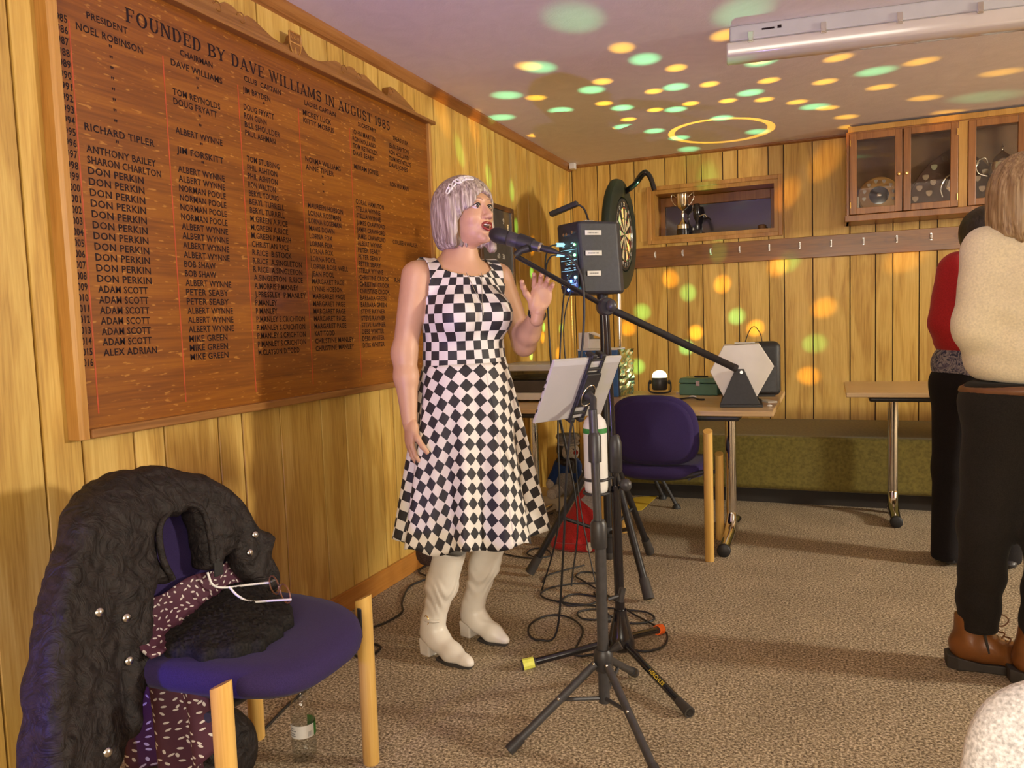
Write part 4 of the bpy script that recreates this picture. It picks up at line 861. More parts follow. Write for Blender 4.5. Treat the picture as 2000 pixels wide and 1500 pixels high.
MB().bx(-1.335, -1.25, 4.465, 4.58, TZ + .288, TZ + .345).build('tray', 'white_card', wbx, bev=.002)
# disco lamp
DL = np.array([-.955, 4.66, TZ])
dl = root('disco_lamp', DL, 'small black party lamp with glowing dome throwing coloured spots', 'lamp')
MB().lathe([(.040, .022), (.046, .03), (.048, .06), (.048, .095), (.044, .10), (0, .10)], DL, n=28).build('housing', 'black_satin', dl, smooth=45)
MB().lathe([(.046, .099), (.043, .115), (.034, .130), (.018, .139), (0, .141)], DL, n=28).build('dome', 'disco_dome', dl, smooth=180)
MB().tube(smoothline([DL + (-.066, 0, .07), DL + (-.066, 0, .02), DL + (-.04, 0, .006), DL + (.04, 0, .006), DL + (.066, 0, .02), DL + (.066, 0, .07)]), .005, 8).build('bracket', 'black_satin', dl, smooth=60)
for s in (-1, 1): MB().lathe([(.012, 0), (.012, .012), (0, .013)], DL + (s * .052, 0, .07), (s, 0, 0), n=12).build('side_knob', 'black_plastic', dl)
OC= [(-0.86, 3.51), (-0.42, 3.57), (0.53, 3.95), (-1.32, 3.54), (-0.69, 3.91), (-1.07, 3.94), (-0.58, 4.26), (-0.29, 4.35), (0.04, 4.14), (0.42, 4.4), (0.83, 4.81), (-0.02, 4.52), (0.26, 4.78), (0.51, 5.15), (-1.47, 4.04), (-0.87, 4.24), (-1.17, 4.33), (-0.73, 4.58), (-0.53, 4.63), (-0.34, 4.71), (-0.17, 4.86), (-0.94, 4.61), (-1.46, 4.49), (-1.13, 4.74), (-0.01, 5.09), (0.1, 5.38), (-1.31, 4.91), (-1.76, 4.82), (-1.42, 5.18), (0.13, 5.68), (0.69, 5.6), (-0.3, 3.99)]
GC= [(-0.8, 3.71), (-0.3, 4.01), (0.22, 4.46), (-1.59, 3.92), (-1.16, 4.05), (-0.75, 4.22), (-0.4, 4.53), (-1.43, 4.34), (-1.1, 4.47), (-0.83, 4.66), (-0.08, 5.02), (-1.79, 4.31), (-1.64, 4.71), (-1.4, 4.76), (-1.2, 4.9), (-1.05, 5.11), (-0.61, 5.0), (-0.44, 5.49), (-0.94, 5.39), (-0.94, 5.78), (0.84, 5.31), (-0.95, 3.09), (-0.32, 3.34), (-1.28, 3.58)]
GB= [(-0.98, 1.37), (-0.63, 1.18), (-0.1, 0.97), (-1.33, 1.24), (-1.0, 0.96), (-1.38, 0.82), (-0.75, 1.67), (-0.27, 1.56), (-0.83, 2.19)]
OB= [(-1.11, 1.48), (-0.73, 1.42), (-0.34, 1.53), (-0.04, 1.22), (-0.5, 1.09), (-0.93, 1.07), (0.47, 1.53), (-0.03, 2.23), (-0.28, 2.03), (-0.14, 0.74), (-1.45, 1.12)]
GL= [(3.91, 2.14), (4.3, 2.06), (4.66, 2.03), (4.71, 1.81), (4.97, 1.53), (4.67, 1.33), (5.18, 1.15), (4.91, 0.96), (5.56, 1.14)]
OL= [(3.71, 2.31), (4.52, 1.86), (5.26, 2.31), (5.64, 2.11), (5.0, 1.71), (5.15, 1.08), (5.48, 0.95), (4.11, 2.34)]
WB = 9.0
LC = DL + (0, 0, .115)
def beam(target, color, deg, power, blend=1.0):
    d_ = nv(np.array(target) - LC); p = LC + d_ * .055
    spot('disco_beam', p, target, power, color, deg, blend, .004)
ORA = (1.0, .50, .02); GRN = (.22, 1.0, .42)
for x, y in OC: beam((x, y, H), ORA, 4.3, 32 * WB)
for x, y in GC:
    far = math.hypot(x - LC[0], y - LC[1]) > 1.35; beam((x, y, H), GRN, 8.0 if far else 5.8, (10 if far else 22) * WB)
for x, z in OB: beam((x, YB, z), ORA, 6.6, 17 * WB)
for x, z in GB: beam((x, YB, z), GRN, 6.8, 11 * WB)
for y, z in GL: beam((XW, y, z), GRN, 4.2, 20 * WB)
for y, z in OL: beam((XW, y, z), ORA, 5.5, 17 * WB)
# the lamp's ring-shaped beam
def ring_beam(target, color, deg, power, inner):
    o = spot('disco_ring_beam', LC + nv(np.array(target) - LC) * .055, target, power, color, deg, 0.0, .004)
    l = o.data; l.use_nodes = True; nt = l.node_tree; em = nt.nodes['Emission']; tc = N(nt, 'ShaderNodeTexCoord'); sp = N(nt, 'ShaderNodeSeparateXYZ'); nt.links.new(tc.outputs['Normal'], sp.inputs[0])
    ab = N(nt, 'ShaderNodeMath', operation='ABSOLUTE'); nt.links.new(sp.outputs['Z'], ab.inputs[0])
    half = math.radians(deg / 2); c0, c1 = math.cos(half * inner), math.cos(half)
    mr = N(nt, 'ShaderNodeMapRange'); mr.inputs[1].default_value = c1; mr.inputs[2].default_value = c0; nt.links.new(ab.outputs[0], mr.inputs[0])
    pp = N(nt, 'ShaderNodeMath', operation='LESS_THAN'); nt.links.new(ab.outputs[0], pp.inputs[0]); pp.inputs[1].default_value = c0
    nt.links.new(pp.outputs[0], em.inputs['Strength']); em.inputs['Color'].default_value = (1, 1, 1, 1)
ring_beam((-.67, 5.32, H), ORA, 22.5, 24 * WB, .87)
# cash box, lead, drum, small speaker
c = root('cash_box', (-.70, 4.62, TZ), 'green metal cash box with black handle on the equipment table', 'cash box')
Xa, Ya = nv((1, -.12, 0)), nv((.12, 1, 0)); o = ORG[c]
MB().box(o + (0, 0, .034), (.225, .15, .068), Xa, Ya).build('body', 'green_tin', c, bev=.006)
MB().box(o + (0, 0, .086), (.231, .156, .030), Xa, Ya, taper=.94).build('lid', 'green_tin', c, bev=.006)
MB().tube([o - Xa * .04 + (0, 0, .104), o + Xa * .04 + (0, 0, .104)], .006, 8).build('handle', 'black_plastic', c)
MB().box(o - Ya * .079 + (0, 0, .070), (.024, .006, .03), Xa, Ya).build('lock', 'steel', c, bev=.002)
MB().box(o - Xa * .135 + (0, 0, .006), (.03, .05, .012)).build('loose_keys', 'steel', c)
cable('jack_lead', [(-.80, 4.20, TZ + .006), (-.76, 4.26, TZ + .008), (-.70, 4.30, TZ + .012), (-.665, 4.27, TZ + .006), (-.63, 4.26, TZ + .006)], .005, 'black_plastic', label='short white and black audio lead lying in front of the cash box', cat='lead')
MB().ell((-.705, 4.33, TZ + .012), (.022, .012, .010)).build('crumpled_tissue', 'white_card', label='small crumpled white tissue beside the audio lead', cat='tissue', smooth=180)
MB().bx(-.585, -.47, 4.60, 4.74, TZ, TZ + .045).build('small_black_case', 'black_plastic', label='low black case behind the green cash box', cat='case', bev=.006)
dr = root('raffle_drum', (-.42, 4.05, TZ), 'white hexagonal raffle drum on black triangular stand', 'raffle drum')
o = np.array([-.403, 0, .912]); hexa = [(-.155, -.004), (-.088, .125), (.084, .130), (.152, .018), (.070, -.132), (-.088, -.135)]
yaw = .10; U = nv((1, yaw, 0)); D = nv((-yaw, 1, 0)) * .22
MB().prism(hexa, o + (0, 3.975, 0), U, (0, 0, 1), D).build('drum', 'drum_white', dr, bev=.004)
MB().box(np.array([-.40, 4.09, 1.046]), (.10, .08, .006), U, nv(D)).build('hatch', 'white_card', dr, bev=.002)
for yy in (3.955, 4.215): MB().prism([(-.095, 0), (.10, 0), (.022, .178), (-.018, .178)], (-.415 - (yy - 3.955) * yaw, yy, TZ + .012), U, (0, 0, 1), (0, .012, 0)).build('side_stand', 'black_plastic', dr, bev=.002)
MB().box((-.42, 4.09, TZ + .007), (.205, .29, .013), U, nv(D)).build('base', 'black_plastic', dr, bev=.002)
MB().tube([(-.403, 3.945, .905), (-.43, 4.24, .905)], .008, 10).build('axle', 'steel', dr)
cable('handle_wire', [(-.40, 4.10, 1.045), (-.375, 4.10, 1.11), (-.35, 4.10, 1.125), (-.325, 4.10, 1.09), (-.315, 4.10, 1.045)], .0022, 'black_metal', dr)
s = root('table_speaker', (-.365, 4.55, TZ), 'small black speaker with handle holes standing behind the raffle drum', 'speaker'); o = ORG[s]
MB().box(o + (0, 0, .155), (.22, .17, .30), nv((1, .1, 0)), nv((-.1, 1, 0))).build('cabinet', 'black_plastic', s, bev=.035, seg=4, smooth=50)
MB().box(o + (.01, -.07, .10), (.18, .03, .16), nv((1, .1, 0)), nv((-.1, 1, 0))).build('grille', 'black_satin', s, bev=.01)
MB().box(o + (.0, .0, .006), (.16, .14, .012), nv((1, .1, 0)), nv((-.1, 1, 0))).build('foot', 'dark_rubber', s)
MB().box((-.30, 4.22, TZ + .004), (.05, .11, .008), nv((1, .6, 0)), nv((-.6, 1, 0))).build('paper_slip', 'white_card', label='white paper slip on the table corner by the raffle drum', cat='paper')
MB().ell((-.275, 3.985, TZ + .006), (.013, .009, .006)).build('paper_scrap', 'white_card', label='tiny white paper scrap at the table corner', cat='paper', smooth=180)

# ------------------------------------------------------------------ clutter under the table
bx = root('flat_carton', (-1.50, 4.62, 0), 'low cream cardboard carton on the carpet under the table', 'box')
MB().bx(-1.86, -1.28, 4.52, 4.80, 0, .085).build('carton', 'cream_card', bx, bev=.003)
MB().bx(-1.86, -1.28, 4.52, 4.66, .086, .089).build('flap', 'cream_card', bx)
MB().ell((-1.80, 4.58, .122), .033, 16, 10).build('tennis_ball', 'tennis_yellow', label='yellow tennis ball on the cream carton by the table leg', cat='ball', smooth=180)
pl = root('plush_toy', (-1.52, 4.58, .089), 'stuffed toy with grey cap, red nose and blue top under the table', 'soft toy'); o = ORG[pl]
MB().ell(o + (0, 0, .10), (.10, .09, .105)).build('body', 'grey_plush', pl, smooth=180)
sdf_part('blue_top', prims([('e', o + (-.01, 0, .185), (.09, .08, .075)), ('c', o + (-.05, -.03, .20), o + (-.10, -.06, .10), .036, .030), ('c', o + (.05, -.03, .20), o + (.08, -.075, .12), .034, .028)], .02), o - (.2, .2, 0), o + (.2, .2, .35), .008, 'blue_felt', pl)
MB().ell(o + (.015, -.02, .285), (.058, .058, .060)).build('head', 'white_plush', pl, smooth=180)
MB().ell(o + (-.03, .0, .292), (.05, .062, .062)).build('black_hair', 'dark_hair', pl, smooth=180)
MB().ell(o + (.062, -.055, .285), .016).build('nose', 'red_felt', pl, smooth=180)
for dx in (.018, .05): MB().ell(o + (dx, -.074 + (dx - .018) * .4, .305), .0055).build('eye', 'black_gloss', pl, smooth=180)
MB().lathe([(.066, 0), (.068, .016), (.062, .026), (.078, .05), (.07, .068), (0, .072)], o + (.0, -.01, .325), n=24).build('cap', 'grey_plush', pl, smooth=60)
MB().tube([o + (.068 * math.cos(t), -.01 + .068 * math.sin(t), .334) for t in np.linspace(0, 2 * PI, 25)], .005, 6, cap=False).build('cap_band', 'white_plush', pl, smooth=60)
for a in range(5): MB().ell(o + (.06 + .018 * math.cos(a * 1.257), -.055, .375 + .018 * math.sin(a * 1.257)), (.013, .005, .013)).build('bow_loop', 'white_plush', pl, smooth=180)
MB().tube(smoothline([o + (-.05, -.05, .235), o + (.0, -.085, .225), o + (.05, -.07, .23), o + (.05, -.09, .16)]), .022, 10).build('scarf', 'dark_hair', pl, smooth=60)
for s in (-1, 1): MB().tube(smoothline([o + (s * .05, -.05, .05), o + (s * .07, -.11, .035), o + (s * .075, -.15, .035)]), [.038] * 6 + [.034] * 6 + [.030], 12).build('leg', 'grey_plush' if s > 0 else 'white_plush', pl, smooth=60)
for s in (-1, 1): MB().ell(o + (s * .105, -.075, .085), (.028, .026, .035)).build('paw', 'white_plush', pl, smooth=180)
ab = root('letter_box', (-1.30, 4.60, .0), 'white carton printed with a red letter A under the table', 'box')
MB().bx(-1.365, -1.20, 4.60, 4.72, .089, .225).build('carton', 'white_card', ab, bev=.003)
MB().prism([(-.08, 0), (.08, 0), (.03, .045), (-.02, .05)], (-1.283, 4.60, .225), (1, 0, 0), (0, 0, 1), (0, .12, 0)).build('folded_top', 'white_card', ab)
text_mesh([('A', -1.325, .118, .052, .052)], (0, 4.599, 0), (1, 0, 0), (0, 0, 1), (0, -1, 0)).build('printed_letter', 'red_print', ab)
rh = root('red_felt_hat', (-1.235, 3.82, 0), 'slumped red felt hat with pale lining on the carpet under the table', 'hat')
m = MB(); n = 24; V = []
for i in range(12):
    f = i / 11; r = .122 * (1 - f) ** .75 + .012; z = .31 * f
    for k in range(n):
        t = 2 * PI * k / n; V.append((-1.235 + .05 * f + r * math.cos(t) * (1 + .08 * math.sin(5 * t + i)), 3.82 + .06 * f + .75 * r * math.sin(t) * (1 + .1 * math.sin(3 * t)), z + .008 * math.sin(4 * t + 2 * f)))
m.add(V, [(i * n + k, i * n + (k + 1) % n, (i + 1) * n + (k + 1) % n, (i + 1) * n + k) for i in range(11) for k in range(n)] + [tuple(11 * n + k for k in range(n))]).build('cone', 'red_felt', rh, smooth=180)
MB().tube(smoothline([(-1.235 + .128 * math.cos(t), 3.82 + .105 * math.sin(t), .018 + .006 * math.sin(3 * t)) for t in np.linspace(0, 2 * PI, 14)], 3), .019, 10).build('brim', 'red_felt', rh, smooth=60)
MB().prism([(0, 0), (.07, -.05), (.10, .02), (.05, .05)], (-1.205, 3.80, .255), (1, 0, 0), (0, .3, 1), (0, .01, 0)).build('lining', 'grey_plush', rh)
MB().ell((-1.14, 3.72, .03), (.018, .018, .025)).build('pompom', 'white_plush', rh, smooth=180)
m = MB(); V = [(-1.20, 4.98, .006), (-1.06, 5.04, .010), (-1.08, 4.66, .004), (-1.16, 4.60, .004), (-1.22, 4.70, .004)]
m.add(V + [(x, y, z - .003) for x, y, z in V], [(0, 1, 2, 3, 4), (9, 8, 7, 6, 5)] + [(i, (i + 1) % 5, 5 + (i + 1) % 5, 5 + i) for i in range(5)]).build('yellow_envelope', 'yellow_paper', label='yellow paper envelope lying on the carpet behind the purple chair', cat='paper')

# ------------------------------------------------------------------ loudspeaker on its tripod
SX, SY = -.945, 3.388
st = root('speaker_tripod', (SX, SY, 0), 'tall black tripod holding up the loudspeaker', 'speaker stand')
MB().tube([(SX, SY, .11), (SX, SY, .95)], .019, 16).build('column', 'black_metal', st, smooth=50)
MB().tube([(SX, SY, .70), (SX, SY, 1.32)], .0155, 16).build('inner_pole', 'black_gloss', st, smooth=50)
MB().lathe([(.030, 0), (.033, .01), (.033, .06), (.028, .07), (.02, .075)], (SX, SY, .90), n=20).build('height_clamp', 'black_plastic', st, smooth=50)
MB().lathe([(.028, 0), (.031, .005), (.031, .05), (.026, .055)], (SX, SY, .565), n=20).build('leg_collar', 'black_plastic', st, smooth=50)
MB().lathe([(.026, 0), (.029, .005), (.029, .045), (.024, .05)], (SX, SY, .19), n=20).build('brace_collar', 'black_plastic', st, smooth=50)
MB().lathe([(.017, 0), (.021, .004), (.021, .03), (0, .032)], (SX, SY, .085), n=16).build('column_foot', 'dark_rubber', st, smooth=50)
for fx, fy in ((-1.303, 3.293), (-.699, 3.109), (-.835, 3.758)):
    d = nv((fx - SX, fy - SY, 0)); top = np.array([SX, SY, .60]) + d * .03; ft = np.array([fx, fy, .018]); m_ = top + (ft - top) * .55
    lg = MB().tube([top, ft], .0165, 14).build('leg', 'black_metal', st, smooth=50)
    MB().tube([ft + (top - ft) * .13, ft], [.021, .0235], 14).build('rubber_foot', 'dark_rubber', lg, smooth=50)
    MB().tube([np.array([SX, SY, .215]) + d * .025, m_], .009, 8).build('brace', 'black_metal', lg)
    MB().ell(m_, .013, 8, 6).build('rivet', 'steel', lg, smooth=180)
sp = root('loudspeaker', (SX, SY, 1.30), 'black loudspeaker with lit blue control panel on the tall tripod', 'speaker')
Fd = nv((.566, .824, 0)); Sd = np.array([Fd[1], -Fd[0], 0]); o = np.array([SX - .045, SY - .03, 1.30])     # front, and the side towards the camera
# plan outline (front, side), tapering towards the rear; extruded upwards
plan = [(.095, -.105), (.110, -.085), (.110, .085), (.095, .105), (.060, .125), (-.105, .082), (-.115, .072), (-.115, -.072), (-.105, -.082), (.060, -.125)]
m = MB(); n = len(plan); V = []
for z, k, sh in ((0, .93, .012), (.012, 1, .010), (.30, 1, -.008), (.312, .96, -.010)):
    V += [o + Fd * (f * k + sh) + Sd * s_ * k + (0, 0, z) for f, s_ in plan]
cab = m.add(V, [(i * n + k, i * n + (k + 1) % n, (i + 1) * n + (k + 1) % n, (i + 1) * n + k) for i in range(3) for k in range(n)] + [tuple(range(n))[::-1], tuple(3 * n + k for k in range(n))]).build('cabinet', 'speaker_plastic', sp, bev=.006)
rear = o - Fd * .1165
MB().box(rear + (0, 0, .158), (.004, .125, .262), Fd, Sd).build('control_panel', 'black_satin', sp, bev=.002)
pp = lambda s_, z, out=.003: rear - Fd * out + Sd * s_ + (0, 0, z)
for s_, z, mt, r in ((.045, .215, 'led_green', .0055), (.045, .17, 'led_green', .006), (.045, .075, 'led_cyan', .005), (.015, .06, 'led_blue', .006), (.03, .022, 'led_cyan', .006), (-.005, .022, 'led_blue', .006)):
    MB().ell(pp(s_, z, .004), r, 10, 6).build('indicator_led', mt, sp, smooth=180)
point('panel_glow_blue', pp(.0, .04, .05), .16, (.1, .25, 1.0), .01); point('panel_glow_cyan', pp(.02, .19, .06), .12, (.3, .9, 1.0), .01)
for s_, z in ((-.02, .262), (.0, .262), (.04, .268), (.02, .168), (.03, .135), (-.01, .135)):
    MB().lathe([(.008, 0), (.007, .010), (0, .011)], pp(s_, z, .002), -Fd, n=12).build('knob', 'steel', sp)
for z in (.195, .15, .105, .045): MB().box(pp(0, z, .0022), (.001, .11, .0016), Fd, Sd).build('panel_rule', 'panel_lit', sp)
for k in range(26):
    z = .05 + .19 * rng.random(); MB().box(pp(-.045 + .09 * rng.random(), z, .0023), (.001, .006 + .012 * rng.random(), .0025), Fd, Sd).build('panel_mark', 'panel_lit', sp)
text_mesh([('ALTO', 0, 0, .016, .042)], pp(.052, .035, .0028), (0, 0, 1), -Sd, -Fd).build('maker_print', 'white_print', sp)
ss = nv(Sd * 1.0 - Fd * .32); sdir = nv(Fd + Sd * .32)
for f, z, l in ((-.06, .262, .075), (-.055, .175, .075), (-.062, .088, .062)):
    q = o + Fd * (-.11 + .004) + Sd * .0835 + sdir * .05 + (0, 0, z)
    lb = MB().box(q + ss * .0008, (l, .0015, .021), sdir, ss).build('label_strip', 'white_card', sp)
    m = MB()
    for k in range(9): m.box(q + sdir * (-l * .32 + k * l * .075) + ss * .0018, (l * .045, .0008, .006), sdir, ss)
    m.build('label_print', 'grey_print', lb)
for s_, z in ((-.055, .222), (-.055, .178)):
    MB().tube([pp(s_ + .02, z, .0), pp(s_ + .012, z, .035)], .009, 10).build('plug', 'panel_lit', sp)
    cable('jack_cable', [pp(s_ + .012, z, .034), pp(s_ - .005, z - .01, .06), pp(s_ - .02, z - .07, .075), pp(s_ - .02, z - .2, .07), pp(s_ - .02, z - .6, .05), (SX - .10, SY - .15, .35), (SX - .12, SY - .2, .01)], .0036, 'black_plastic', sp)
MB().lathe([(.024, -.03), (.026, 0), (.030, .004), (.030, .014), (.0, .014)], (SX, SY, 1.30), n=18).build('pole_mount', 'black_plastic', sp)
MB().box(o + (0, 0, .318), (.06, .04, .016), Fd, Sd).build('lamp_clip', 'black_plastic', sp, bev=.003)
MB().box(o + (0, 0, .327) - Sd * .004, (.05, .02, .003), Fd, Sd).build('lamp_label', 'white_card', sp)
cable('gooseneck', [o + (.0, 0, .325), o + (-.02, 0, .38), o + (-.045, -.01, .40), o + (-.075, -.02, .395)], .0045, 'black_metal', sp)
MB().box((SX - .150, SY - .06, 1.685), (.135, .035, .022), nv((1, 0, .30)), (0, 1, 0), nv((-.30, 0, 1))).build('clip_lamp', 'black_plastic', sp, bev=.004)

# ------------------------------------------------------------------ microphone boom stand
BX_, BY_ = -.672, 2.535
ms = root('microphone_stand', (BX_, BY_, 0), 'black boom microphone stand with taped feet in front of the singer', 'microphone stand')
PV = np.array([-.692, 2.52, 1.228])
MB().lathe([(.040, .045), (.047, .052), (.048, .075), (.040, .10), (.024, .165), (.022, .185), (.0, .186)], (BX_, BY_, 0), n=26).build('base_hub', 'black_gloss', ms, smooth=50)
MB().tube([(BX_, BY_, .15), (BX_ - .006, BY_, .62)], .017, 16).build('lower_tube', 'black_gloss', ms, smooth=50)
MB().tube([(BX_ - .006, BY_, .60), PV], .011, 14).build('upper_tube', 'black_gloss', ms, smooth=50)
MB().lathe([(.018, 0), (.024, .008), (.024, .10), (.017, .125), (.013, .13)], (BX_ - .005, BY_, .665), n=18).build('height_grip', 'black_satin', ms, smooth=50)
MB().ell((BX_ + .032, BY_ - .01, .625), (.022, .020, .022)).build('clutch_knob', 'grey_metal', ms, smooth=180)
MB().lathe([(.014, 0), (.012, .03), (0, .03)], (BX_ - .03, BY_ - .03, .16), (-.7, -.7, 0), n=10).build('base_knob', 'black_plastic', ms)
for (fx, fy, tape) in ((-.978, 2.365, 'yellow_tape'), (-.385, 2.222, None), (-.588, 2.818, 'orange_tape')):
    d = nv((fx - BX_, fy - BY_, 0)); a = np.array([BX_, BY_, .072]) + d * .035; b = np.array([fx, fy, .016])
    lg = MB().tube([a, b], .0125, 14).build('leg', 'black_gloss', ms, smooth=50)
    MB().tube([b + (a - b) * .16, b], [.0135, .0175], 14).build('foot', 'dark_rubber', lg, smooth=50)
    if tape: MB().tube([b + (a - b) * .14, b + (a - b) * .02], [.0185, .0195], 10).build('tape', tape, lg, smooth=30)
    else:
        u = nv(b - a); wv = nv(np.cross(np.array([0, 0, 1.0]), u)); cu = nv(np.cross(u, wv)); nrm = nv(cu * .8 - wv * .6); rt = nv(np.cross(nrm, u))
        text_mesh([('HERCULES', 0, -.006, .0115, .085)], a + (b - a) * .44 + nrm * .0130, u, -rt if rt[2] < 0 else rt, nrm, .0008).build('maker_print', 'gold_print', lg)
MB().lathe([(.026, -.022), (.030, -.016), (.030, .016), (.026, .022)], PV, nv((.55, -.8, 0)), n=20).build('boom_clutch', 'black_satin', ms, smooth=50)
MB().ell(PV + (.028, -.03, .002), (.018, .018, .020)).build('clutch_lever', 'grey_metal', ms, smooth=180)
FE = np.array([-.945, 2.355, 1.402]); RE = np.array([-.300, 2.745, 1.003])
MB().tube([PV, FE], .0085, 14).build('boom_front', 'black_gloss', ms, smooth=50)
MB().tube([PV + (PV - RE) * .05, RE], .0125, 14).build('boom_rear', 'black_metal', ms, smooth=50)
MB().lathe([(.0135, -.012), (.0135, .004), (0, .004)], RE, nv(RE - PV), n=14).build('boom_end_cap', 'black_satin', ms)
MC = np.array([-.905, 2.372, 1.425])
MB().tube([FE, FE + (MC - FE) * .4 + (0, 0, .006), MC], [.012, .011, .013], 12).build('clip_neck', 'black_plastic', ms, smooth=60)
# microphone
MH = np.array([-1.018, 2.392, 1.476]); MT = np.array([-.830, 2.398, 1.412]); md = nv(MT - MH)
mc = root('microphone', tuple(MC), 'dark grey vocal microphone with black windshield at the singer\'s mouth', 'microphone')
MB().lathe([(0, -.034), (.014, -.030), (.024, -.018), (.0275, 0), (.026, .016), (.024, .032), (.021, .040), (0, .041)], MH, md, n=24).build('windshield', 'black_plastic', mc, smooth=180)
MB().lathe([(.024, .038), (.0255, .042), (.0235, .06), (.0175, .135), (.0155, .150), (0, .151)], MH, md, n=24).build('body', 'grey_metal', mc, smooth=50)
MB().lathe([(.0155, .150), (.0158, .156), (.0148, .158)], MH, md, n=20).build('end_ring', 'steel', mc)
MB().lathe([(.011, .155), (.011, .19), (.007, .21), (.005, .22)], MH, md, n=14).build('plug', 'black_plastic', mc, smooth=50)
MB().tube([MH + md * .075, MH + md * .125], [.0275, .023], 18).build('clip', 'black_plastic', mc, smooth=50)
e = MH + md * .215
cable('microphone_cable', [e, e + (.04, .01, -.02), e + (.075, .02, -.10), e + (.075, .0, -.3), (-.80, 2.40, .75), (-.86, 2.50, .40), (-.93, 2.60, .05), (-1.00, 2.60, .008), (-1.055, 2.636, .007), (-1.087, 2.731, .006), (-1.067, 2.82, .006), (-1.015, 2.859, .006), (-.941, 2.831, .006), (-.876, 2.744, .006), (-.856, 2.626, .006), (-.847, 2.536, .006), (-.813, 2.52, .006), (-.752, 2.567, .006), (-.694, 2.625, .006), (-.609, 2.626, .006), (-.557, 2.688, .006), (-.563, 2.792, .006), (-.61, 2.854, .006), (-.749, 2.976, .006), (-.874, 3.121, .006), (-1.036, 3.279, .006), (-1.091, 3.337, .006), (-1.074, 3.403, .006), (-.987, 3.405, .006)], .0040, 'black_plastic', label='black microphone cable dropping from the microphone and looping on the carpet', cat='cable')
cable('floor_cable', [(x, y, .006) for x, y in [(-.964, 3.279), (-1.07, 3.233), (-1.151, 3.152), (-1.166, 3.066), (-1.115, 3.016), (-1.016, 2.996), (-.906, 2.999), (-.795, 2.991), (-.69, 2.994), (-.642, 2.941), (-.658, 2.892), (-.721, 2.861), (-.79, 2.889), (-.875, 2.966), (-.946, 2.915), (-.917, 2.855), (-.854, 2.858), (-.801, 2.931), (-.792, 3.021)]], .004, 'black_plastic', label='black cable coiled in loops on the carpet around the microphone stand', cat='cable')
cable('floor_cable', [(x, y, .006) for x, y in [(-.90, 3.10), (-1.008, 3.114), (-1.051, 3.068), (-1.047, 3.005), (-1.009, 2.973), (-.931, 3.009), (-.908, 3.066), (-.95, 3.15)]], .004, 'black_plastic', label='short black cable ring on the carpet under the tripod', cat='cable')
cable('floor_cable', [(x, y, .006) for x, y in [(-1.80, 3.75), (-1.624, 3.607), (-1.499, 3.55), (-1.383, 3.538), (-1.311, 3.603), (-1.375, 3.705), (-1.439, 3.687), (-1.433, 3.596), (-1.36, 3.55)]], .004, 'black_plastic', label='black cable looped on the carpet beside the table leg behind the singer', cat='cable')
cable('floor_cable', [(x, y, .006) for x, y in [(-1.84, 3.36), (-1.842, 3.195), (-1.753, 3.119), (-1.773, 2.987), (-1.706, 2.804), (-1.645, 2.7), (-1.648, 2.583), (-1.684, 2.49), (-1.676, 2.39), (-1.602, 2.28), (-1.538, 2.282), (-1.538, 2.361), (-1.589, 2.378), (-1.625, 2.30), (-1.60, 2.05), (-1.585, 1.89), (-1.565, 1.79), (-1.549, 1.703), (-1.53, 1.62), (-1.46, 1.50)]], .0045, 'black_plastic', label='black cable running along the skirting and under the jacket chair', cat='cable')
cable('speaker_lead', [(-1.02, 3.28, 1.43), (-1.05, 3.16, 1.30), (-1.045, 3.02, .80), (-1.05, 3.0, .35), (-1.17, 3.10, .02), (-1.22, 3.30, .007), (-1.10, 3.5, .007)], .0038, 'black_plastic', label='black lead hanging from the loudspeaker past the tablet', cat='cable')
cable('speaker_lead', [(-1.03, 3.29, 1.40), (-1.07, 3.20, 1.15), (-1.02, 3.15, .70), (-1.00, 3.14, .40), (-.90, 3.05, .03), (-.86, 3.0, .007)], .0030, 'black_plastic', label='thin black lead hanging from the loudspeaker behind the tablet', cat='cable')

# ------------------------------------------------------------------ white bottle in a ring holder
wb_ = root('white_bottle', (-.735, 2.50, .60), 'white drinks bottle held in black rings on the microphone stand', 'bottle'); o = ORG[wb_]
MB().lathe([(.030, 0), (.038, .006), (.040, .02), (.040, .225), (.036, .245), (.020, .265), (.016, .28), (0, .281)], o, n=28).build('bottle_body', 'white_card', wb_, smooth=50)
MB().lathe([(.0405, .205), (.0405, .222)], o, n=28).build('green_band', 'green_label', wb_, smooth=50)
for z in (.0, .048): MB().tube([o + (.043 * math.cos(t), .043 * math.sin(t), z) for t in np.linspace(0, 2 * PI, 29)], .005, 8, cap=False).build('holder_ring', 'black_satin', wb_, smooth=60)
MB().tube([o + (.042, .012, .0), o + (.044, .018, .05)], .004, 6).tube([o + (.040, .018, .048), o + (.060, .033, .048)], .006, 8).build('holder_arm', 'black_satin', wb_)
# ------------------------------------------------------------------ tablet stand and tablet
TX, TY = -.612, 2.105
ts = root('tablet_stand', (TX, TY, 0), 'black tripod stand holding the white tablet', 'tablet stand')
MB().tube([(TX, TY, .07), (TX, TY, .56)], .0165, 16).build('lower_tube', 'grey_metal', ts, smooth=50)
MB().tube([(TX, TY, .30), (TX - .012, TY, .93)], .0125, 16).build('upper_tube', 'grey_metal', ts, smooth=50)
MB().lathe([(.022, 0), (.024, .005), (.024, .07), (.019, .08)], (TX - .004, TY, .53), n=18).build('height_collar', 'black_satin', ts, smooth=50)
MB().lathe([(.019, 0), (.019, .075), (.013, .085)], (TX - .009, TY, .78), n=18).build('top_collar', 'black_satin', ts, smooth=50)
MB().tube([(TX + .02, TY, .38), (TX + .062, TY + .02, .392)], .006, 8).tube([(TX + .05, TY + .015, .372), (TX + .058, TY + .018, .41)], .010, 10).build('height_knob', 'black_satin', ts)
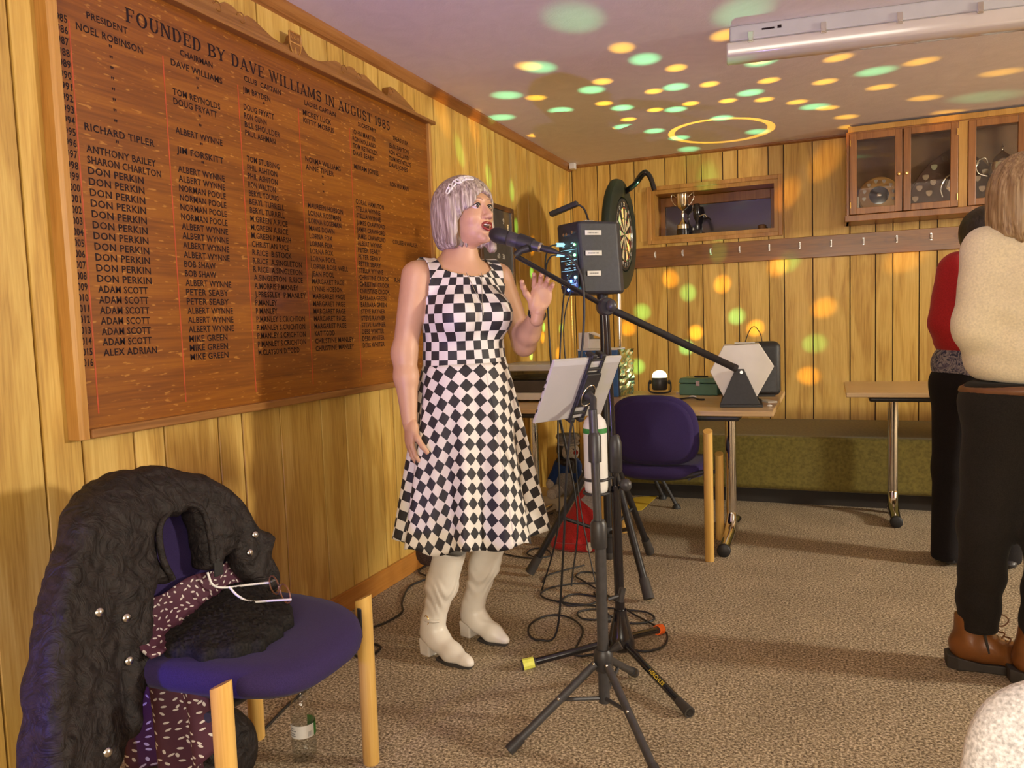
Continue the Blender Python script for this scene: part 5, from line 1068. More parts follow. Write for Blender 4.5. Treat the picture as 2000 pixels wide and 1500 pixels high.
MB().lathe([(.022, 0), (.028, .008), (.028, .055), (.022, .065)], (TX, TY, .165), n=18).build('leg_hub', 'black_satin', ts, smooth=50)
MB().tube([(TX + .02, TY, .225), (TX + .05, TY + .01, .245)], [.006, .014], 10).build('hub_knob', 'black_satin', ts, smooth=50)
for (fx, fy) in ((-.817, 1.862), (-.395, 1.845), (-.60, 2.43)):
    d = nv((fx - TX, fy - TY, 0)); a = np.array([TX, TY, .190]) + d * .03; b = np.array([fx, fy, .015])
    lg = MB().tube([a, b], .0115, 14).build('leg', 'grey_metal', ts, smooth=50)
    MB().tube([b + (a - b) * .14, b], [.0145, .0155], 14).build('foot', 'black_satin', lg, smooth=50)
    q = a + (b - a) * .42; MB().tube([np.array([TX, TY, .085]) + d * .015, q], .006, 8).build('brace', 'grey_metal', lg)
    for c_ in (q, a): MB().ell(c_ + np.array([0, -.011, .006]), .005, 8, 6).build('rivet', 'steel', lg, smooth=180)
# tablet plane: top edge along Tu, face towards the singer
T0 = np.array([-.774, 2.018, .900]); Tu = nv((.418, .908, -.01)); Tv = np.array([.396, -.172, .902]); Tv = nv(Tv - Tu * Tv.dot(Tu)); Tn = np.cross(Tu, Tv)
TWD, THT, SGN = .29, .20, 1
tb = root('tablet', tuple(T0 + Tu * TWD / 2), 'white tablet clamped in the black stand, its back to the room', 'tablet')
MB().box(T0 + Tu * TWD / 2 + Tv * THT / 2, (TWD, THT, .009), Tu, Tv, Tn).build('case', 'tablet_white', tb, bev=.0035, seg=3)
MB().box(T0 + Tu * TWD / 2 + Tv * THT / 2 - Tn * .0048 * SGN, (TWD - .016, THT - .016, .0008), Tu, Tv, Tn).build('screen', 'black_gloss', tb)
bkn = Tn * SGN      # outward normal of the tablet's back
for f in (.45, .56, .72, .90): MB().box(T0 + Tu * -.0004 + Tv * THT * (1 - f + .1), (.0012, .010, .0035), Tu, Tv, Tn).build('port', 'black_plastic', tb)
MB().box(T0 + Tu * TWD / 2 + Tv * (THT - .012) + bkn * .0046, (TWD - .004, .016, .0008), Tu, Tv, Tn).build('antenna_strip', 'lamp_grey', tb)
cx_ = T0 + Tu * TWD * .60 + bkn * .0075
fr = MB()
for sgn in (-1, 1): fr.box(cx_ + Tu * sgn * .028 + Tv * THT / 2, (.010, THT + .016, .008), Tu, Tv, Tn)
for v in (.02, .05, THT - .035, THT - .005): fr.box(cx_ + Tv * v, (.062, .008, .008), Tu, Tv, Tn)
fr.build('clamp_frame', 'black_plastic', ts, bev=.002)
MB().box(cx_ + Tv * THT * .5 + bkn * .004, (.062, .108, .016), Tu, Tv, Tn).build('clamp_plate', 'black_plastic', ts, bev=.003)
for v, sg in ((-.004, 1), (THT + .006, 1)):
    for du in (-.02, .02): MB().box(cx_ + Tu * du + Tv * v - bkn * .008, (.020, .014, .030), Tu, Tv, Tn).build('clamp_jaw', 'black_plastic', ts, bev=.003)
pc = cx_ + Tv * THT * .42 + bkn * .013
MB().tube([pc + Tu * .026 * math.cos(t) + Tv * .034 * math.sin(t) for t in np.linspace(0, 2 * PI, 33)], .0022, 6, cap=False).build('swivel_ring', 'chrome', ts, smooth=60)
MB().tube([pc, pc + bkn * .022, np.array([TX - .012, TY, .915])], [.016, .010, .011], 12).build('swivel_arm', 'black_satin', ts, smooth=60)

# ------------------------------------------------------------------ clothes and small things on the jacket chair
def d_poly(P2, poly):
    """signed distance to a 2-D polygon"""
    V = np.array(poly, float); n = len(V); d = np.full(len(P2), 1e9); s = np.ones(len(P2))
    for i in range(n):
        j = (i - 1) % n; e = V[j] - V[i]; w_ = P2 - V[i]; b_ = w_ - e * np.clip((w_ @ e) / (e @ e), 0, 1)[:, None]; d = np.minimum(d, (b_ * b_).sum(1))
        c1 = P2[:, 1] >= V[i][1]; c2 = P2[:, 1] < V[j][1]; c3 = e[0] * w_[:, 1] > e[1] * w_[:, 0]
        s = np.where((c1 & c2 & c3) | (~c1 & ~c2 & ~c3), -s, s)
    return s * np.sqrt(d)
JP = [(1.42, 0.854), (1.338, 0.862), (1.257, 0.851), (1.198, 0.825), (1.154, 0.796), (1.116, 0.75), (1.085, 0.705), (1.04, 0.635), (1.003, 0.566), (0.979, 0.505), (0.962, 0.453), (0.949, 0.4), (0.934, 0.339), (0.931, 0.272), (1.035, 0.209), (1.092, 0.271), (1.14, 0.311), (1.182, 0.346), (1.222, 0.408), (1.252, 0.466), (1.279, 0.526), (1.299, 0.567), (1.319, 0.597), (1.359, 0.587), (1.349, 0.624), (1.341, 0.664), (1.349, 0.699), (1.367, 0.729), (1.39, 0.736), (1.426, 0.732), (1.458, 0.744), (1.473, 0.728), (1.48, 0.69), (1.479, 0.651), (1.469, 0.581), (1.518, 0.575), (1.535, 0.601), (1.567, 0.602), (1.576, 0.569), (1.589, 0.53), (1.608, 0.496), (1.63, 0.471), (1.675, 0.449), (1.692, 0.476), (1.7, 0.524), (1.694, 0.555), (1.72, 0.606), (1.696, 0.627), (1.672, 0.641), (1.658, 0.687), (1.633, 0.735), (1.598, 0.778), (1.552, 0.812), (1.489, 0.837)]
def wrinkle(P):
    y, z = P[:, 1], P[:, 2]
    return .0040 * np.sin(24 * z + 5 * np.sin(9 * y + 2) + 3 * np.sin(13 * z)) * np.sin(9 * y - 11 * z + 1) + .0022 * np.sin(55 * z - 31 * y + 4 * np.sin(21 * y)) * np.sin(14 * z + 19 * y) + .0012 * np.sin(120 * z + 40 * y + 6 * np.sin(35 * y))
def jacket(P):
    y, z = P[:, 1], P[:, 2]
    xc = -1.500 - .20 * (z - .625) - .035 * np.clip((z - .74) / .10, 0, 1) ** 2 + .25 * (y - 1.40) ** 2
    th = .042 + .020 * np.clip((.66 - z) / .3, 0, 1) * (y < 1.36)
    dp = d_poly(P[:, 1:], JP); dx = np.abs(P[:, 0] - xc) - th
    a = np.minimum(np.maximum(dp + .03, dx + .03), 0) + np.sqrt(np.maximum(dp + .03, 0) ** 2 + np.maximum(dx + .03, 0) ** 2) - .03
    groove = .012 * np.exp(-((y - (1.115 + .16 * (z - .2))) / .020) ** 2) * np.clip((.62 - z) / .15, 0, 1)      # between sleeve and front panel
    return (a + wrinkle(P) + groove) * .8
jk = root('jacket', (-1.60, 1.45, .06), 'black quilted jacket with silver poppers draped over the purple chair back', 'jacket')
sdf_part('shell', jacket, (-1.72, .86, .14), (-1.30, 1.80, .92), .008, 'black_jacket', jk)
sdf_part('back_panel', prims([('c', (-1.625, 1.26, .70), (-1.645, 1.42, .785), .040, .045), ('c', (-1.645, 1.42, .785), (-1.625, 1.60, .70), .045, .040), ('e', (-1.63, 1.43, .58), (.04, .20, .20))], .05), (-1.75, 1.1, .32), (-1.52, 1.75, .90), .012, 'black_jacket', jk)
cable('collar', [(-1.452, 1.352, .60), (-1.462, 1.335, .66), (-1.482, 1.352, .725), (-1.492, 1.40, .755), (-1.492, 1.45, .757), (-1.483, 1.488, .735), (-1.466, 1.492, .67), (-1.452, 1.483, .60)], .008, 'black_jacket', jk)
for (y, z) in ((1.130, .604), (1.198, .566), (1.178, .480), (1.067, .344), (1.604, .593), (1.633, .634)):
    xs = -1.36 - .20 * (z - .625) + .25 * (y - 1.40) ** 2
    for _ in range(110):
        if float(jacket(np.array([[xs, y, z]]))[0]) < .0015: break
        xs -= .0015
    MB().lathe([(.0085, -.001), (.0095, .003), (.007, .006), (0, .0065)], (xs, y, z), (1, -.2, .1), n=14).build('popper', 'steel', jk, smooth=50)
MB().box((-1.452, 1.165, .585), (.020, .13, .046), nv((1, -.1, 0)), nv((.1, 1, -.25)), nv((0, .25, 1))).build('pocket_flap', 'black_jacket', jk, bev=.004)
MB().box((-1.452, 1.50, .585), (.006, .030, .045)).build('inner_label', 'black_plastic', jk, bev=.002)
# leaf-print blouse: a strip along the chair back and the tail hanging under the seat
bl = root('blouse', (-1.45, 1.30, .10), 'burgundy blouse with white leaf print hanging under and across the purple chair', 'blouse')
m = MB(); m.uv = []; nu, nw = 44, 10
for i in range(nu + 1):
    f = i / nu; cx = -1.498; cy = 1.235 + .44 * f
    for k in range(nw + 1):
        g = k / nw; xx = cx + (.125 - .05 * f) * g ** 1.5 + .005 * math.sin(13 * f); zz = .482 + (.075 + .02 * f) * (1 - g) ** 1.6 + .006 * math.sin(16 * f + 4 * g)
        m.v.append((xx, cy - .03 * g, zz)); m.uv.append((f * .46, g * .16))
m.f = [(i * (nw + 1) + k, i * (nw + 1) + k + 1, (i + 1) * (nw + 1) + k + 1, (i + 1) * (nw + 1) + k) for i in range(nu) for k in range(nw)]
o_ = m.build('folded_body', 'leaf_print_cloth', bl, smooth=180); o_.modifiers.new('thick', 'SOLIDIFY').thickness = .006
m = MB(); m.uv = []; nu, nw = 60, 16
for i in range(nu + 1):
    f = i / nu
    for k in range(nw + 1):
        g = k / nw; fold = math.sin(f * 19) * (.012 + .022 * g); x = -1.64 + .33 * f; y = 1.285 + fold + .03 * g
        z = .435 - g * (.32 - .06 * abs(f - .55) * 2 - .10 * max(0, f - .75) * 4 * .6)
        m.v.append((x, y, z)); m.uv.append((f * .45 + 1, -z))
m.f = [(i * (nw + 1) + k, i * (nw + 1) + k + 1, (i + 1) * (nw + 1) + k + 1, (i + 1) * (nw + 1) + k) for i in range(nu) for k in range(nw)]
o_ = m.build('hanging_tail', 'leaf_print_cloth', bl, smooth=180); o_.modifiers.new('thick', 'SOLIDIFY').thickness = .006
# black bag under the chair
bg = root('black_bag', (-1.50, 1.48, 0), 'black soft bag on the carpet under the jacket chair', 'bag')
sdf_part('bag_body', lambda P: prims([('e', (-1.50, 1.47, .11), (.08, .09, .12)), ('e', (-1.46, 1.50, .09), (.07, .08, .10)), ('e', (-1.55, 1.43, .09), (.08, .08, .10))], .04)(P) + .5 * wrinkle(P), (-1.70, 1.25, .0), (-1.3, 1.70, .33), .011, 'black_jacket', bg)
cable('strap', [(-1.55, 1.45, .20), (-1.53, 1.47, .25), (-1.49, 1.49, .25), (-1.45, 1.52, .17), (-1.43, 1.54, .05)], .008, 'black_jacket', bg)
# black lace shawl on the seat
SHW = [(-1.43, 1.28), (-1.47, 1.35), (-1.49, 1.42), (-1.50, 1.52), (-1.48, 1.60), (-1.41, 1.62), (-1.34, 1.59), (-1.27, 1.545), (-1.225, 1.49), (-1.205, 1.43), (-1.20, 1.36), (-1.215, 1.31), (-1.27, 1.262), (-1.34, 1.245), (-1.39, 1.255)]
def shawl(P):
    d = d_poly(P[:, :2], SHW) + .010 * np.sin(70 * P[:, 0] + 3) * np.sin(64 * P[:, 1])
    inn = np.clip(-d / .12, 0, 1); top = .462 + .016 + .045 * np.sqrt(inn) + .02 * np.exp(-((P[:, 0] + 1.43) ** 2 + (P[:, 1] - 1.54) ** 2) / .006)
    rough = .004 * np.sin(190 * P[:, 0] + 60 * np.sin(31 * P[:, 1])) * np.sin(170 * P[:, 1] + 40 * np.sin(27 * P[:, 0])) + .003 * np.sin(330 * P[:, 0] + 9 * np.sin(90 * P[:, 1])) * np.sin(310 * P[:, 1] + 2)
    return np.maximum(np.maximum(d, P[:, 2] - top + rough), .455 - P[:, 2]) * .6
sdf_part('black_shawl', shawl, (-1.54, 1.20, .44), (-1.15, 1.68, .57), .0052, 'black_lace', None, snap=1, label='heap of black lacy knitted shawl on the purple seat', cat='shawl')
# spectacles
gl = root('spectacles', (-1.35, 1.53, .52), 'white-armed spectacles resting on the black shawl', 'glasses')
H1, H2 = np.array([-1.225, 1.497, .525]), np.array([-1.345, 1.560, .535]); hd_ = nv(H2 - H1); hl_ = np.linalg.norm(H2 - H1)
for f in (.25, .75):
    c = H1 + (H2 - H1) * f + np.array([0, 0, .004]); r_ = hl_ * .22
    MB().tube([c + hd_ * r_ * math.cos(t) + np.array([.0, .0, .022 * math.sin(t)]) for t in np.linspace(0, 2 * PI, 29)], .0020, 8, cap=False).build('rim', 'brown_belt', gl, smooth=60)
    MB().add([c + hd_ * r_ * .95 * math.cos(t) + np.array([.0, .0, .021 * math.sin(t)]) for t in np.linspace(0, 2 * PI, 25)[:-1]], [tuple(range(24))]).build('lens', 'spectacle_lens', gl)
MB().tube(smoothline([H1 + (H2 - H1) * .46 + (0, 0, .012), H1 + (H2 - H1) * .5 + (0, 0, .016), H1 + (H2 - H1) * .54 + (0, 0, .012)]), .0018, 6).build('bridge', 'steel', gl)
cable('temple_arm', [H1, H1 + (-.05, -.012, -.004), H1 + (-.105, -.025, -.008), H1 + (-.135, -.035, .008), H1 + (-.155, -.04, .03)], .0030, 'white_plastic', gl)
cable('temple_arm', [H2, H2 + (-.04, -.03, .0), H2 + (-.085, -.065, .0), H2 + (-.105, -.085, .012), H2 + (-.115, -.09, .045)], .0030, 'white_plastic', gl)
# water bottle
wt = root('water_bottle', (-1.352, 1.672, 0), 'clear plastic water bottle with white cap on the carpet by the chair leg', 'bottle'); o = ORG[wt]
bprof = [(.026, .0), (.031, .004), (.0335, .02), (.0335, .06), (.032, .065), (.032, .118), (.0335, .122), (.0335, .14), (.031, .158), (.024, .176), (.0145, .190), (.0135, .197), (.0135, .204)]
MB().lathe(bprof, o, n=32).build('bottle_wall', 'bottle_plastic', wt, smooth=50)
MB().lathe([(.0, .003), (.029, .004), (.0325, .02), (.0325, .06), (.031, .065), (.031, .116), (0, .1165)], o, n=32).build('water_fill', 'water', wt, smooth=50)
MB().lathe([(.0160, 0), (.0165, .003), (.0165, .017), (.0150, .020), (0, .020)], o + (0, 0, .197), n=28).build('cap', 'white_plastic', wt, smooth=40)
def band(a0, a1, z0, z1, r, nm, mt, par):
    m = MB(); n = 18
    for z in (z0, z1):
        for k in range(n + 1): t = a0 + (a1 - a0) * k / n; m.v.append((o[0] + r * math.cos(t), o[1] + r * math.sin(t), z))
    m.f = [(k, k + 1, n + 2 + k, n + 1 + k) for k in range(n)]; return m.build(nm, mt, par, smooth=60)
lb = band(-2.4, .05, .070, .106, .0337, 'paper_label', 'white_card', wt); band(.05, 1.9, .070, .106, .0337, 'green_label_part', 'green_label', wt)
for z, a0, a1 in ((.096, -2.2, -1.7), (.090, -2.2, -1.5), (.082, -2.2, -1.6), (.076, -2.2, -1.55)): band(a0, a1, z, z + .0025, .0340, 'label_print', 'grey_print', lb)
for k in range(6): band(-.55 + k * .07, -.52 + k * .07, .074, .088, .0340, 'barcode_bar', 'grey_print', lb)
# pale upholstered chair at the right edge, mostly out of the picture
pc_ = root('pale_chair', (.42, 1.10, 0), 'white grey-flecked upholstered chair with rounded back, near the brown boots', 'chair')
ol = [(math.copysign(abs(math.cos(t)) ** .5, math.cos(t)) * .24, math.copysign(abs(math.sin(t)) ** .55, math.sin(t)) * .20) for t in np.linspace(0, 2 * PI, 49)[:-1]]
prof = [(0, -.035), (.86, -.035), (.95, -.026), (1.0, -.008), (1.0, .008), (.95, .026), (.86, .035), (0, .038)]
def bk2(u, v, h): return np.array([(.395 + u), 1.12 + h + .10 * v, .512 + v]) + np.array([-.06 * (-v) * (u < 0), 0, 0])
MB().pad(ol, prof, bk2).build('backrest', 'pale_fleck_fabric', pc_, smooth=180)
MB().pad([(u * 1.0, v * 1.15) for u, v in ol], [(0, .36), (.9, .36), (1, .38), (1, .42), (.93, .44), (0, .445)], lambda u, v, h: np.array([.425 + u, .86 + v, h])).build('seat', 'pale_fleck_fabric', pc_, smooth=180)
for x in (.22, .63):
    for y in (.68, 1.08): MB().tube([(x, y, 0), (x, y, .37)], .018, 12).build('leg', 'black_metal', pc_, smooth=50)

# ------------------------------------------------------------------ the singer (body frame: +x forward, +y her left, z up)
WA = math.radians(-34); WR = rot2(WA); W0 = np.array([-1.195, 2.46, 0.0])
LW = lambda V: W0 + np.asarray(V, float) @ WR.T
WL = lambda p: (np.asarray(p, float) - W0) @ WR
wm = root('person', W0, 'woman in black and white checked dress and white boots singing into the microphone', 'person')
HA = math.radians(16); HR = rot2(HA) @ np.array(Matrix.Rotation(math.radians(-3), 3, 'Y')); HC = np.array([.034, .010, 1.570])
hd = lambda p: HC + HR @ np.array(p, float)
torso = [('e', (0, 0, 1.225), (.112, .150, .19)), ('e', (0.0, 0, 1.06), (.118, .146, .13)), ('E', (.070, -.066, 1.215), (.078, .076, .078), None, .03), ('E', (.070, .066, 1.215), (.078, .076, .078), None, .03),
         ('C', (-.02, -.135, 1.362), (-.02, .135, 1.362), .046, .046, .05), ('C', (-.03, 0, 1.33), (-.012, 0, 1.42), .085, .056, .05), ('e', (.02, 0, .93), (.13, .17, .14))]
neck = [('C', (-.012, 0, 1.36), tuple(hd((-.016, 0, -.075))), .052, .046, .025)]
SR, ER, WRr = np.array([-.012, -.168, 1.355]), np.array([-.022, -.222, 1.095]), np.array([.020, -.234, .865])
SL, EL, WLl = np.array([-.012, .165, 1.352]), np.array([.030, .238, 1.105]), np.array([.192, .190, 1.222])
arms = [('C', SR, ER, .052, .040, .035), ('C', ER, ER + (WRr - ER) * .35, .039, .040, .03), ('C', ER + (WRr - ER) * .35, WRr, .040, .026, .02),
        ('C', SL, EL, .050, .039, .035), ('C', EL, EL + (WLl - EL) * .35, .038, .039, .03), ('C', EL + (WLl - EL) * .35, WLl, .039, .0255, .02)]
def hand(Wp, u, n_, t, curl, spread, thumb, s=1.0):
    """palm and five fingers: u towards the fingertips, n_ out of the palm, t towards the thumb"""
    u, n_ = nv(u), nv(n_); t = nv(np.asarray(t) - u * np.dot(t, u)); n_ = nv(n_ - u * n_.dot(u) - t * n_.dot(t)); L = []
    Rm = np.stack([u, t, n_], 1)
    L += [('C', Wp - u * .03, Wp + u * .012, .0245 * s, .023 * s, .01), ('E', Wp + u * .052 * s, (.052 * s, .039 * s, .017 * s), Rm, .012), ('E', Wp + u * .028 * s + t * .022 * s + n_ * .008, (.034 * s, .018 * s, .018 * s), Rm, .012)]
    tips = []
    for i, (off, ln, r) in enumerate(((.030, .068, .0088), (.0105, .076, .0092), (-.0095, .071, .0088), (-.028, .056, .0078))):
        p = Wp + u * (.088 - .006 * abs(i - 1)) * s + t * off * s; a = 0; fan = t * (off / .03) * spread
        for k, fr in enumerate((.46, .30, .24)):
            a += curl[i] * (.9, 1.15, .8)[k]; d = nv(u * math.cos(a) + n_ * math.sin(a) + fan * (1 if k == 0 else .6)); q = p + d * ln * fr * s * 1.08
            L.append(('C', p, q, r * s * (1 - .07 * k), r * s * (.95 - .09 * k), .0035)); p = q
        tips.append((p, d))
    p = Wp + u * .030 * s + t * .030 * s + n_ * .006
    for k, (ln, r) in enumerate(((.034, .0115), (.030, .0102), (.024, .0090))):
        d = nv(u * thumb[0] + t * thumb[1] * (1 - .3 * k) + n_ * (thumb[2] + .15 * k)); q = p + d * ln * s; L.append(('C', p, q, r * s, r * s * .92, .006)); p = q
    tips.append((p, d)); return L, tips
hr, tr = hand(WRr, nv((.05, -.05, -1)), (.25, 1, 0), (1, -.2, 0), (.30, .26, .26, .30), .04, (.78, .5, .25), .98)
camdir = WL((0, 0, 1.18)) - WLl
hl, tl = hand(WLl, nv((.22, .10, .95)), nv(camdir * np.array([1, 1, .25])), -nv(np.cross(nv((.22, .10, .95)), camdir)), (.50, .55, .60, .62), .12, (.75, .7, .30), .98)
head = [('e', hd((-.014, 0, .034)), (.094, .074, .084), HR), ('e', hd((.026, 0, -.030)), (.066, .060, .088), HR), ('E', hd((.036, 0, -.074)), (.052, .047, .040), HR, .015), ('E', hd((.078, 0, -.100)), (.019, .021, .016), HR, .014),
        ('E', hd((.055, -.034, -.030)), (.028, .024, .022), HR, .015), ('E', hd((.055, .034, -.030)), (.028, .024, .022), HR, .015), ('E', hd((.066, 0, .030)), (.024, .052, .016), HR, .015),
        ('C', hd((.084, 0, .012)), hd((.108, 0, -.026)), .0075, .0115, .010), ('E', hd((.098, .0115, -.031)), (.011, .008, .0075), HR, .006), ('E', hd((.098, -.0115, -.031)), (.011, .008, .0075), HR, .006),
        ('E', hd((.082, 0, -.058)), (.015, .030, .018), HR, .012), ('E', hd((.0, -.072, -.012)), (.016, .008, .028), HR, .006), ('E', hd((.0, .072, -.012)), (.016, .008, .028), HR, .006)]
fb, fa, fh = prims(torso, .05), prims(arms, .03), prims(head, .02); fn_ = prims(neck, .03)
legR0, legL0 = WL((-1.318, 2.378, .10)), WL((-1.255, 2.574, .10))
legs = prims([('c', (.0, -.085, .86), (.02, -.095, .52), .085, .062), ('c', (.02, -.095, .52), tuple(legR0 + (.0, 0, .28)), .058, .052), ('c', (0, .085, .86), (.02, .10, .52), .085, .062), ('c', (.02, .10, .52), tuple(legL0 + (0, 0, .28)), .058, .052)], .03)
def f_body(P): return smin(smin(smin(fb(P), fa(P), .02), fn_(P), .03), legs(P), .02)
def f_head(P):
    d = smin(fh(P), fn_(P), .02)
    for s in (-1, 1): d = smax(d, -d_ell(P, hd((.094, s * .030, .008)), (.017, .017, .0095), HR), .006)
    d = smax(d, -d_ell(P, hd((.098, 0, -.062)), (.018, .0215, .0095), HR), .004)
    return d
allh = lambda L: prims(L, .006)
def bounds(L, pad=.03):
    A = np.array([q for p in L for q in (p[1:3] if p[0].lower() == 'c' else (p[1],))]); return A.min(0) - pad - .02, A.max(0) + pad + .02
br0, br1 = bounds(hr); bl0, bl1 = bounds(hl)
def xf(V): return LW(V)
sdf_part('body', f_body, (-.22, -.33, .36), (.28, .33, 1.47), .0075, 'skin', wm, xf=xf, extra=[(f_head, HC - (.13, .12, .16), HC + (.14, .12, .14), .0032), (allh(hr), br0, br1, .0030), (allh(hl), bl0, bl1, .0030)])
for tips, nd in ((tr, (0, -1, 0)), (tl, -nv(camdir))):
    for p, d in tips:
        n_ = nv(np.asarray(nd) - d * np.dot(nd, d)); c = LW(p + n_ * .0062); dd = WR @ d; nn = WR @ n_; tt = np.cross(dd, nn)
        MB().ell(c, (.0062, .0045, .0018), 10, 6, np.stack([dd, tt, nn], 1)).build('nail', 'nail', wm, smooth=180)
HW = lambda p: LW(hd(p)); HRW = WR @ HR
for s in (-1, 1):     # eyes, lashes, brows
    ey = MB().ell(HW((.0745, s * .030, .007)), (.0125, .0140, .0105), 18, 12, HRW).build('eye', 'eye_white', wm, smooth=180)
    MB().ell(HW((.0862, s * .030 - .0035, .0052)), (.0024, .0062, .0064), 14, 8, HRW).build('iris', 'iris', ey, smooth=180)
    lid = [HW((.0880 - .9 * (k - 0) ** 2 * .010, s * .030 + k * .0165, .0150 - .0075 * k * k)) for k in np.linspace(-1, 1, 9)]
    MB().tube(lid, [.0008, .0018, .0023, .0025, .0025, .0025, .0023, .0018, .0010], 6).build('eyelash', 'lash', wm, smooth=60)
    MB().tube([HW((.0868 - .010 * k * k, s * .030 + k * .0170, .0185 - .0075 * k * k)) for k in np.linspace(-1, 1, 9)], .0028, 8).build('eyelid', 'skin', wm, smooth=180)
    MB().tube([HW((.0865 - .010 * k * k, s * .030 + k * .0155, .0015 + .005 * k * k)) for k in np.linspace(-1, 1, 9)], .0017, 6).build('lower_lid', 'skin', wm, smooth=180)
    MB().tube([HW((.0905 - .012 * (k * .5 + .5) ** 2 * 1.4, s * (.030 + k * .020), .0325 - .005 * k * k)) for k in np.linspace(-1, 1, 9)], [.0012, .002, .0024, .0024, .0022, .002, .0017, .0013, .0008], 6).build('eyebrow', 'brow', wm, smooth=60)
def lipc(t, ry, rz, x0, bow=0): y = ry * math.cos(t); z = rz * math.sin(t); return HW((x0 - 14.0 * y * y, y, -.062 + z - (bow * math.exp(-(y / .006) ** 2) if z > 0 else 0) + .10 * abs(y)))
MB().ell(HW((.080, 0, -.061)), (.013, .021, .0105), 16, 10, HRW).build('mouth_inside', 'mouth_dark', wm, smooth=180)
MB().tube([lipc(t, .0235, .0125, .0985, .0025) for t in np.linspace(0, 2 * PI, 33)], [.0030 + .0014 * abs(math.sin(t)) for t in np.linspace(0, 2 * PI, 33)], 8, cap=False).build('lips', 'lip_red', wm, smooth=60)
MB().ell(HW((.0885, 0, -.0550)), (.006, .0165, .0045), 14, 8, HRW).build('upper_teeth', 'teeth', wm, smooth=180)
MB().ell(HW((.0860, 0, -.0690)), (.006, .0140, .0032), 14, 8, HRW).build('lower_teeth', 'teeth', wm, smooth=180)
# hair: silver bob with a fringe
def f_hair(P):
    q = (P - HC) @ HR; ang = np.arctan2(q[:, 1], q[:, 0] + .02)
    d = d_ell(q, (-.016, 0, .026), (.116, .098, .104))
    bob = d_ell(q, (-.036, 0, -.045), (.094, .100, .125)); bob = smax(bob, -(q[:, 2] + .118 + .15 * np.clip(q[:, 0], -.1, .1) * 0 + .004 * np.sin(ang * 17)), .012)
    side = np.minimum(d_cap(q, np.array([.018, .078, .03]), np.array([.042, .074, -.125]), .024, .017), d_cap(q, np.array([.008, -.082, .03]), np.array([.004, -.080, -.105]), .024, .021))
    d = smin(smin(d, bob, .03), side, .02)
    face = d_ell(q, (.098, .002, -.060), (.090, .060, .116)); d = smax(d, -face, .012)
    d = smax(d, -d_ell(q, (.060, -.052, -.085), (.055, .030, .085)), .012)
    return (d + .0010 * np.sin(ang * 23 + 6 * np.sin(9 * q[:, 2])) * np.clip((.12 - q[:, 2]) / .06, 0, 1) + .0006 * np.sin(ang * 61 + 30 * q[:, 2])) * .85
sdf_part('hair', f_hair, HC - (.17, .16, .18), HC + (.17, .16, .17), .0036, 'silver_hair', wm, xf=xf)
for i, (f, s_, z) in enumerate([(q_[0] + .022, q_[1], q_[2]) for q_ in [(.030, -.066, .108), (.018, -.073, .100), (.040, -.058, .116), (.006, -.080, .090), (.048, -.048, .122), (-.004, -.088, .077), (.056, -.036, .126), (.022, -.060, .115), (-.010, -.093, .063)]]):
    rr = nv(np.array([f + .016, s_, z - .026]) / np.array([.116, .098, .104]) ** 2); c0_ = np.array([-.016, 0, .026]) + nv(np.array([f + .016, s_, z - .026])) * .22
    for _ in range(90):
        if float(f_hair((HC + HR @ c0_)[None])[0]) < .0012: break
        c0_ = c0_ - nv(c0_ - np.array([-.016, 0, .026])) * .0018
    c0_ = c0_ + rr * .003
    a_ = nv(np.cross(rr, (math.cos(i * 1.3), math.sin(i * 1.3), .4))); b_ = np.cross(rr, a_)
    MB().tube([HW(c0_ + a_ * .013 * math.cos(t) + b_ * .0065 * math.sin(t)) for t in np.linspace(0, 2 * PI, 15)], .0030, 6, cap=False).build('hair_clip_leaf', 'pearl', wm, smooth=60)
MB().ell(HW((.008, -.096, -.055)), .0058, 12, 8).build('earring', 'pearl', wm, smooth=180)
# dress bodice follows the torso; neckline and armholes cut clean
fbo = prims(torso + [('C', SR, SR + (ER - SR) * .12, .050, .048, .035), ('C', SL, SL + (EL - SL) * .12, .048, .046, .035)], .05)
def keep(V):
    ay = np.abs(V[:, 1]); zn = np.where(V[:, 0] > -.02, 1.350 + 3.0 * ay * ay, 1.375 + 3.0 * ay * ay)
    ok = (V[:, 2] < zn) | (ay > .098); ok &= ~((ay > .148 + .10 * np.clip(1.36 - V[:, 2], 0, .2)) & (V[:, 2] > 1.235))
    return ok & (V[:, 2] > 1.035) & (V[:, 2] < 1.45)
def uvb(V): return np.stack([np.arctan2(V[:, 1], V[:, 0] + .01) * .148 + .25 * np.clip(V[:, 1], -.2, .2) * np.clip((V[:, 2] - 1.30) / .1, 0, 1), V[:, 2] + .02 * np.clip((V[:, 2] - 1.32) / .1, 0, 1)], 1)
fd_ = lambda P: fbo(P) - .007
ob = sdf_part('dress_bodice', fd_, (-.2, -.25, 1.0), (.24, .25, 1.48), .0042, 'check_cloth', wm, xf=xf, keep=keep, uvf=uvb); ob.modifiers.new('thick', 'SOLIDIFY').thickness = .003
